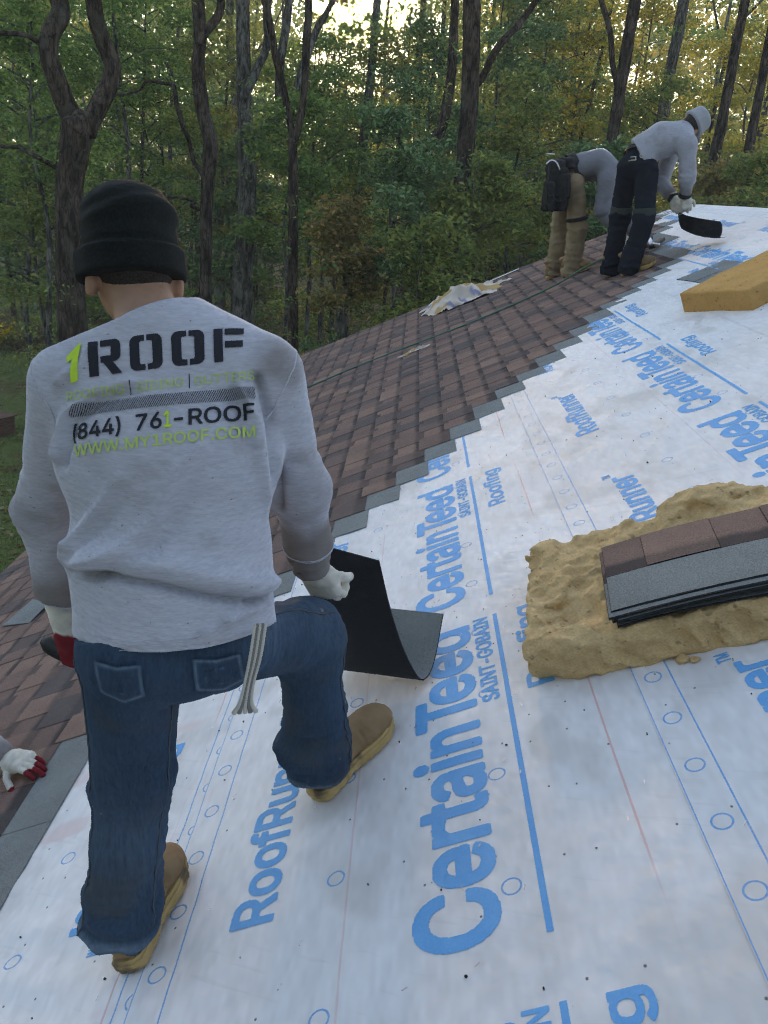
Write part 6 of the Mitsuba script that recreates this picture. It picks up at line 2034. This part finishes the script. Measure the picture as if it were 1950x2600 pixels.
bent_sheet('black shingle held out on edge by the bent worker with the grey cap',
           [V(1.430, 6.900, 1.060), V(1.478, 6.850, 1.045), V(1.505, 6.850, 0.975), V(1.545, 6.880, 0.925), V(1.610, 6.960, 0.915)],
           [V(1.665, 6.400, 1.000), V(1.680, 6.390, 0.975), V(1.692, 6.400, 0.930), V(1.702, 6.440, 0.893), V(1.770, 6.540, 0.890)], bulge=0.02, flip=1)

# the worker with the tool belt, in khaki trousers, bent low behind
wc = thing('person', 'person bent low in khaki trousers and grey shirt with black tool belt', 'person')
C = Worker(dict(waist=(0.868, 7.751, 1.345), pelvis=(0.770, 7.748, 1.300), chest=(0.997, 7.740, 1.368), upper=(1.100, 7.702, 1.320), nb=(1.158, 7.690, 1.250), skull=(1.207, 7.655, 1.127), crown=(1.258, 7.620, 1.030),
                shR=(1.049, 7.540, 1.250), shL=(1.160, 7.890, 1.300), elR=(1.036, 7.500, 1.007), wrR=(1.205, 7.470, 0.830), elL=(1.276, 7.799, 1.036), wrL=(1.360, 7.565, 0.830),
                hipR=(0.791, 7.630, 1.215), hipL=(0.743, 7.865, 1.230), knR=(0.887, 7.671, 0.860), anR=(0.893, 7.714, 0.490), knL=(0.786, 7.931, 0.843), anL=(0.787, 7.963, 0.470)),
           (0.05, -0.99, 0.0), (0.2, 0.1, -0.7), (0.150, 0.152, 0.170, 0.150), [(0.4, -0.3, -0.8), (0.5, -0.1, -0.8)], [0.85 * RU + 0.1 * RV, 0.84 * RU - 0.45 * RV], 0.92)
dress(wc, C, 0.0105, 'jersey_dark', (0.070, 0.060, 0.044), (0.088, 0.078, 0.076), 'khaki', 0.05, 0.075, 57, 1.7)
J = C.J
for s, (u_, v_) in (('L', (0.900, 7.960)), ('R', (1.010, 7.735))):
    boot(wc, R(u_, v_, 0.1), C.toe[s], RN, 0.285, 0.92, True, False, 0.008, 0.026)
ring(C, J['hipR'], J['knR'], 0.80, 0.094, 0.012, 'black_nylon', wc, 'thigh_strap')
c = J['skull']
A_ = C.A
part(wc, 'hair', surface(lambda p: np.maximum(ball(p, c + A_[2] * 0.014, A_, (0.081, 0.101, 0.100)), plane(p, c - A_[2] * 0.03 + A_[1] * 0.05, unit(A_[1] - A_[2] * 0.6))), c - 0.15, c + 0.15, 0.009), 'hair', smooth=True)
glove(wc, J['wrR'] + np.array([0.01, 0, -0.012]), (0.55, -0.05, -0.80), (0.1, 0.95, -0.1), 1, 0.9, 0.45, None, size=0.98, h=0.0055)
glove(wc, J['wrL'] + np.array([0.01, 0, -0.012]), (0.60, -0.25, -0.72), (-0.1, -0.95, -0.2), -1, 0.9, 0.45, None, size=0.98, h=0.0055)
tb = part(wc, 'tool_belt', loop_band(lerp(J['pelvis'], J['waist'], 0.30), unit(J['waist'] - J['pelvis']), C.right, 0.165, 0.130, 0.032, 0.010), 'black_nylon', smooth=40)
pz = unit(np.array([-0.05, -0.10, 1.0]))
px_ = unit(np.array([0.75, -0.65, 0]))
for (o, sz) in (((0.640, 7.560, 1.150), (0.19, 0.10, 0.34)), ((0.585, 7.520, 1.090), (0.12, 0.07, 0.24)), ((0.690, 7.500, 1.180), (0.11, 0.07, 0.20)), ((0.615, 7.570, 1.330), (0.17, 0.09, 0.10)), ((0.70, 7.60, 1.36), (0.16, 0.08, 0.09))):
    bx_ = round_box(sz, 0.022, 10)
    m_ = to_tri(bx_.refine_to_length(0.02))
    q_ = m_.vertices / np.array(sz) * 2
    m_.vertices = m_.vertices * (1 + 0.10 * (meshkit.fbm(m_.vertices * 18 + o[0] * 9, 2, 3) - 0.5)[:, None] * 2) * np.column_stack([1 + 0.12 * -q_[:, 2], 1 + 0.1 * -q_[:, 2], np.ones(len(q_))])
    part(tb, 'pouch', placed(m_, V(*o), px_, pz), 'black_nylon', smooth=True)
part(tb, 'hammer', tube([V(0.565, 7.49, 0.98), V(0.560, 7.50, 1.20), V(0.555, 7.505, 1.335)], 0.012, 8), 'grip_black', smooth=True)
part(tb, 'hook', tube(smooth_path(np.array([V(0.520, 7.475, 1.335), V(0.550, 7.475, 1.365), V(0.600, 7.485, 1.355), V(0.640, 7.49, 1.300)]), 12), 0.008, 8), 'steel', smooth=True)
for o_, e_ in (((0.60, 7.50, 1.17), 0.07), ((0.66, 7.47, 1.12), 0.06), ((0.57, 7.47, 1.08), 0.05)):
    part(tb, 'loop', tube(smooth_path(np.array([V(o_[0] - e_, o_[1], o_[2]), V(o_[0] - e_ * 0.4, o_[1] - 0.03, o_[2] - e_), V(o_[0] + e_ * 0.5, o_[1] - 0.04, o_[2] - e_), V(o_[0] + e_, o_[1] - 0.03, o_[2] + 0.01)]), 14), 0.006, 6), 'black_nylon', smooth=True)
part(tb, 'buckle', placed(round_box((0.07, 0.006, 0.012), 0.002), V(0.545, 7.48, 1.415), (1, 0.2, 0), (0, 0, 1)), 'steel', smooth=40)

# the kneeling worker at left, of whom only a gloved hand is in the picture
wd = thing('person', 'person kneeling mostly outside left picture edge, white glove with red fingertips on the shingles', 'person')


def Q(u, v, h):
    return tuple(R(u, v, h) - np.array([0, 0, Z0]))


D = Worker(dict(waist=Q(-2.78, 2.02, 0.50), pelvis=Q(-2.88, 2.02, 0.42), chest=Q(-2.62, 2.03, 0.60), upper=Q(-2.48, 2.04, 0.66), nb=Q(-2.40, 2.04, 0.74), skull=Q(-2.32, 2.02, 0.86), crown=Q(-2.30, 2.02, 0.97),
                shL=Q(-2.46, 2.21, 0.64), shR=Q(-2.46, 1.86, 0.64), elL=Q(-2.12, 2.30, 0.34), wrL=Q(-1.855, 2.165, 0.068), elR=Q(-2.30, 1.70, 0.38), wrR=Q(-2.12, 1.72, 0.10),
                hipL=Q(-2.88, 2.12, 0.36), hipR=Q(-2.88, 1.92, 0.36), knL=Q(-2.56, 2.15, 0.10), knR=Q(-2.56, 1.88, 0.10), anL=Q(-2.93, 2.14, 0.085), anR=Q(-2.93, 1.90, 0.085)),
           (0.0, -1.0, 0.0), (0.9, 0.1, -0.3), (0.150, 0.148, 0.160, 0.145), [(0.88, -0.35, 0.2), (0.88, 0.0, 0.2)], [-1.0 * RU, -1.0 * RU], 0.92)
dress(wd, D, 0.0125, 'jersey', (0.064, 0.052, 0.036), (0.092, 0.078, 0.074), 'denim', 0.0, 0.05, 71)
J = D.J
for s in 'LR':
    boot(wd, J['an' + s] + RN * 0.02, unit(-RU * 0.5 - RN * 0.85), unit(-RU * 0.85 + RN * 0.5), 0.28, 0.92, True, False, 0.009, (J['an' + s] - R(0, 0)) @ unit(-RU * 0.85 + RN * 0.5) - 0.03)
c = J['skull']
A_ = D.A
part(wd, 'hair', surface(lambda p: np.maximum(ball(p, c + A_[2] * 0.014, A_, (0.081, 0.101, 0.100)), plane(p, c - A_[2] * 0.03 + A_[1] * 0.05, unit(A_[1] - A_[2] * 0.6))), c - 0.15, c + 0.15, 0.009), 'hair', smooth=True)
glove(wd, J['wrL'], 0.875 * RU - 0.44 * RV - 0.10 * RN, -RN, -1, [0.34, 0.30, 0.31, 0.36], 0.62, None, size=1.04, spread=0.0, thumb_curl=0.5)
glove(wd, J['wrR'], 0.98 * RU - 0.05 * RV - 0.14 * RN, -RN, 1, [0.28, 0.24, 0.26, 0.34], 0.62, None, size=1.0, spread=0.06, thumb_curl=0.2, h=0.006)


# ------------------------------------------------------------------ evening air under the trees
scene['air'] = {'type': 'homogeneous', 'albedo': {'type': 'rgb', 'value': [0.95, 0.95, 0.95]}, 'sigma_t': {'type': 'rgb', 'value': [0.0015, 0.0015, 0.0015]}}
k = keys.new('haze')
scene[k] = {'type': 'cube', 'to_world': T().translate([0, 50, 17.5]).scale([720, 780, 21.5]), 'bsdf': {'type': 'null'}, 'interior': {'type': 'ref', 'id': 'air'}}
labels[k] = {'label': 'thin evening haze filling the wood', 'category': 'haze', 'kind': 'stuff'}
scene['camera']['medium'] = {'type': 'ref', 'id': 'air'}
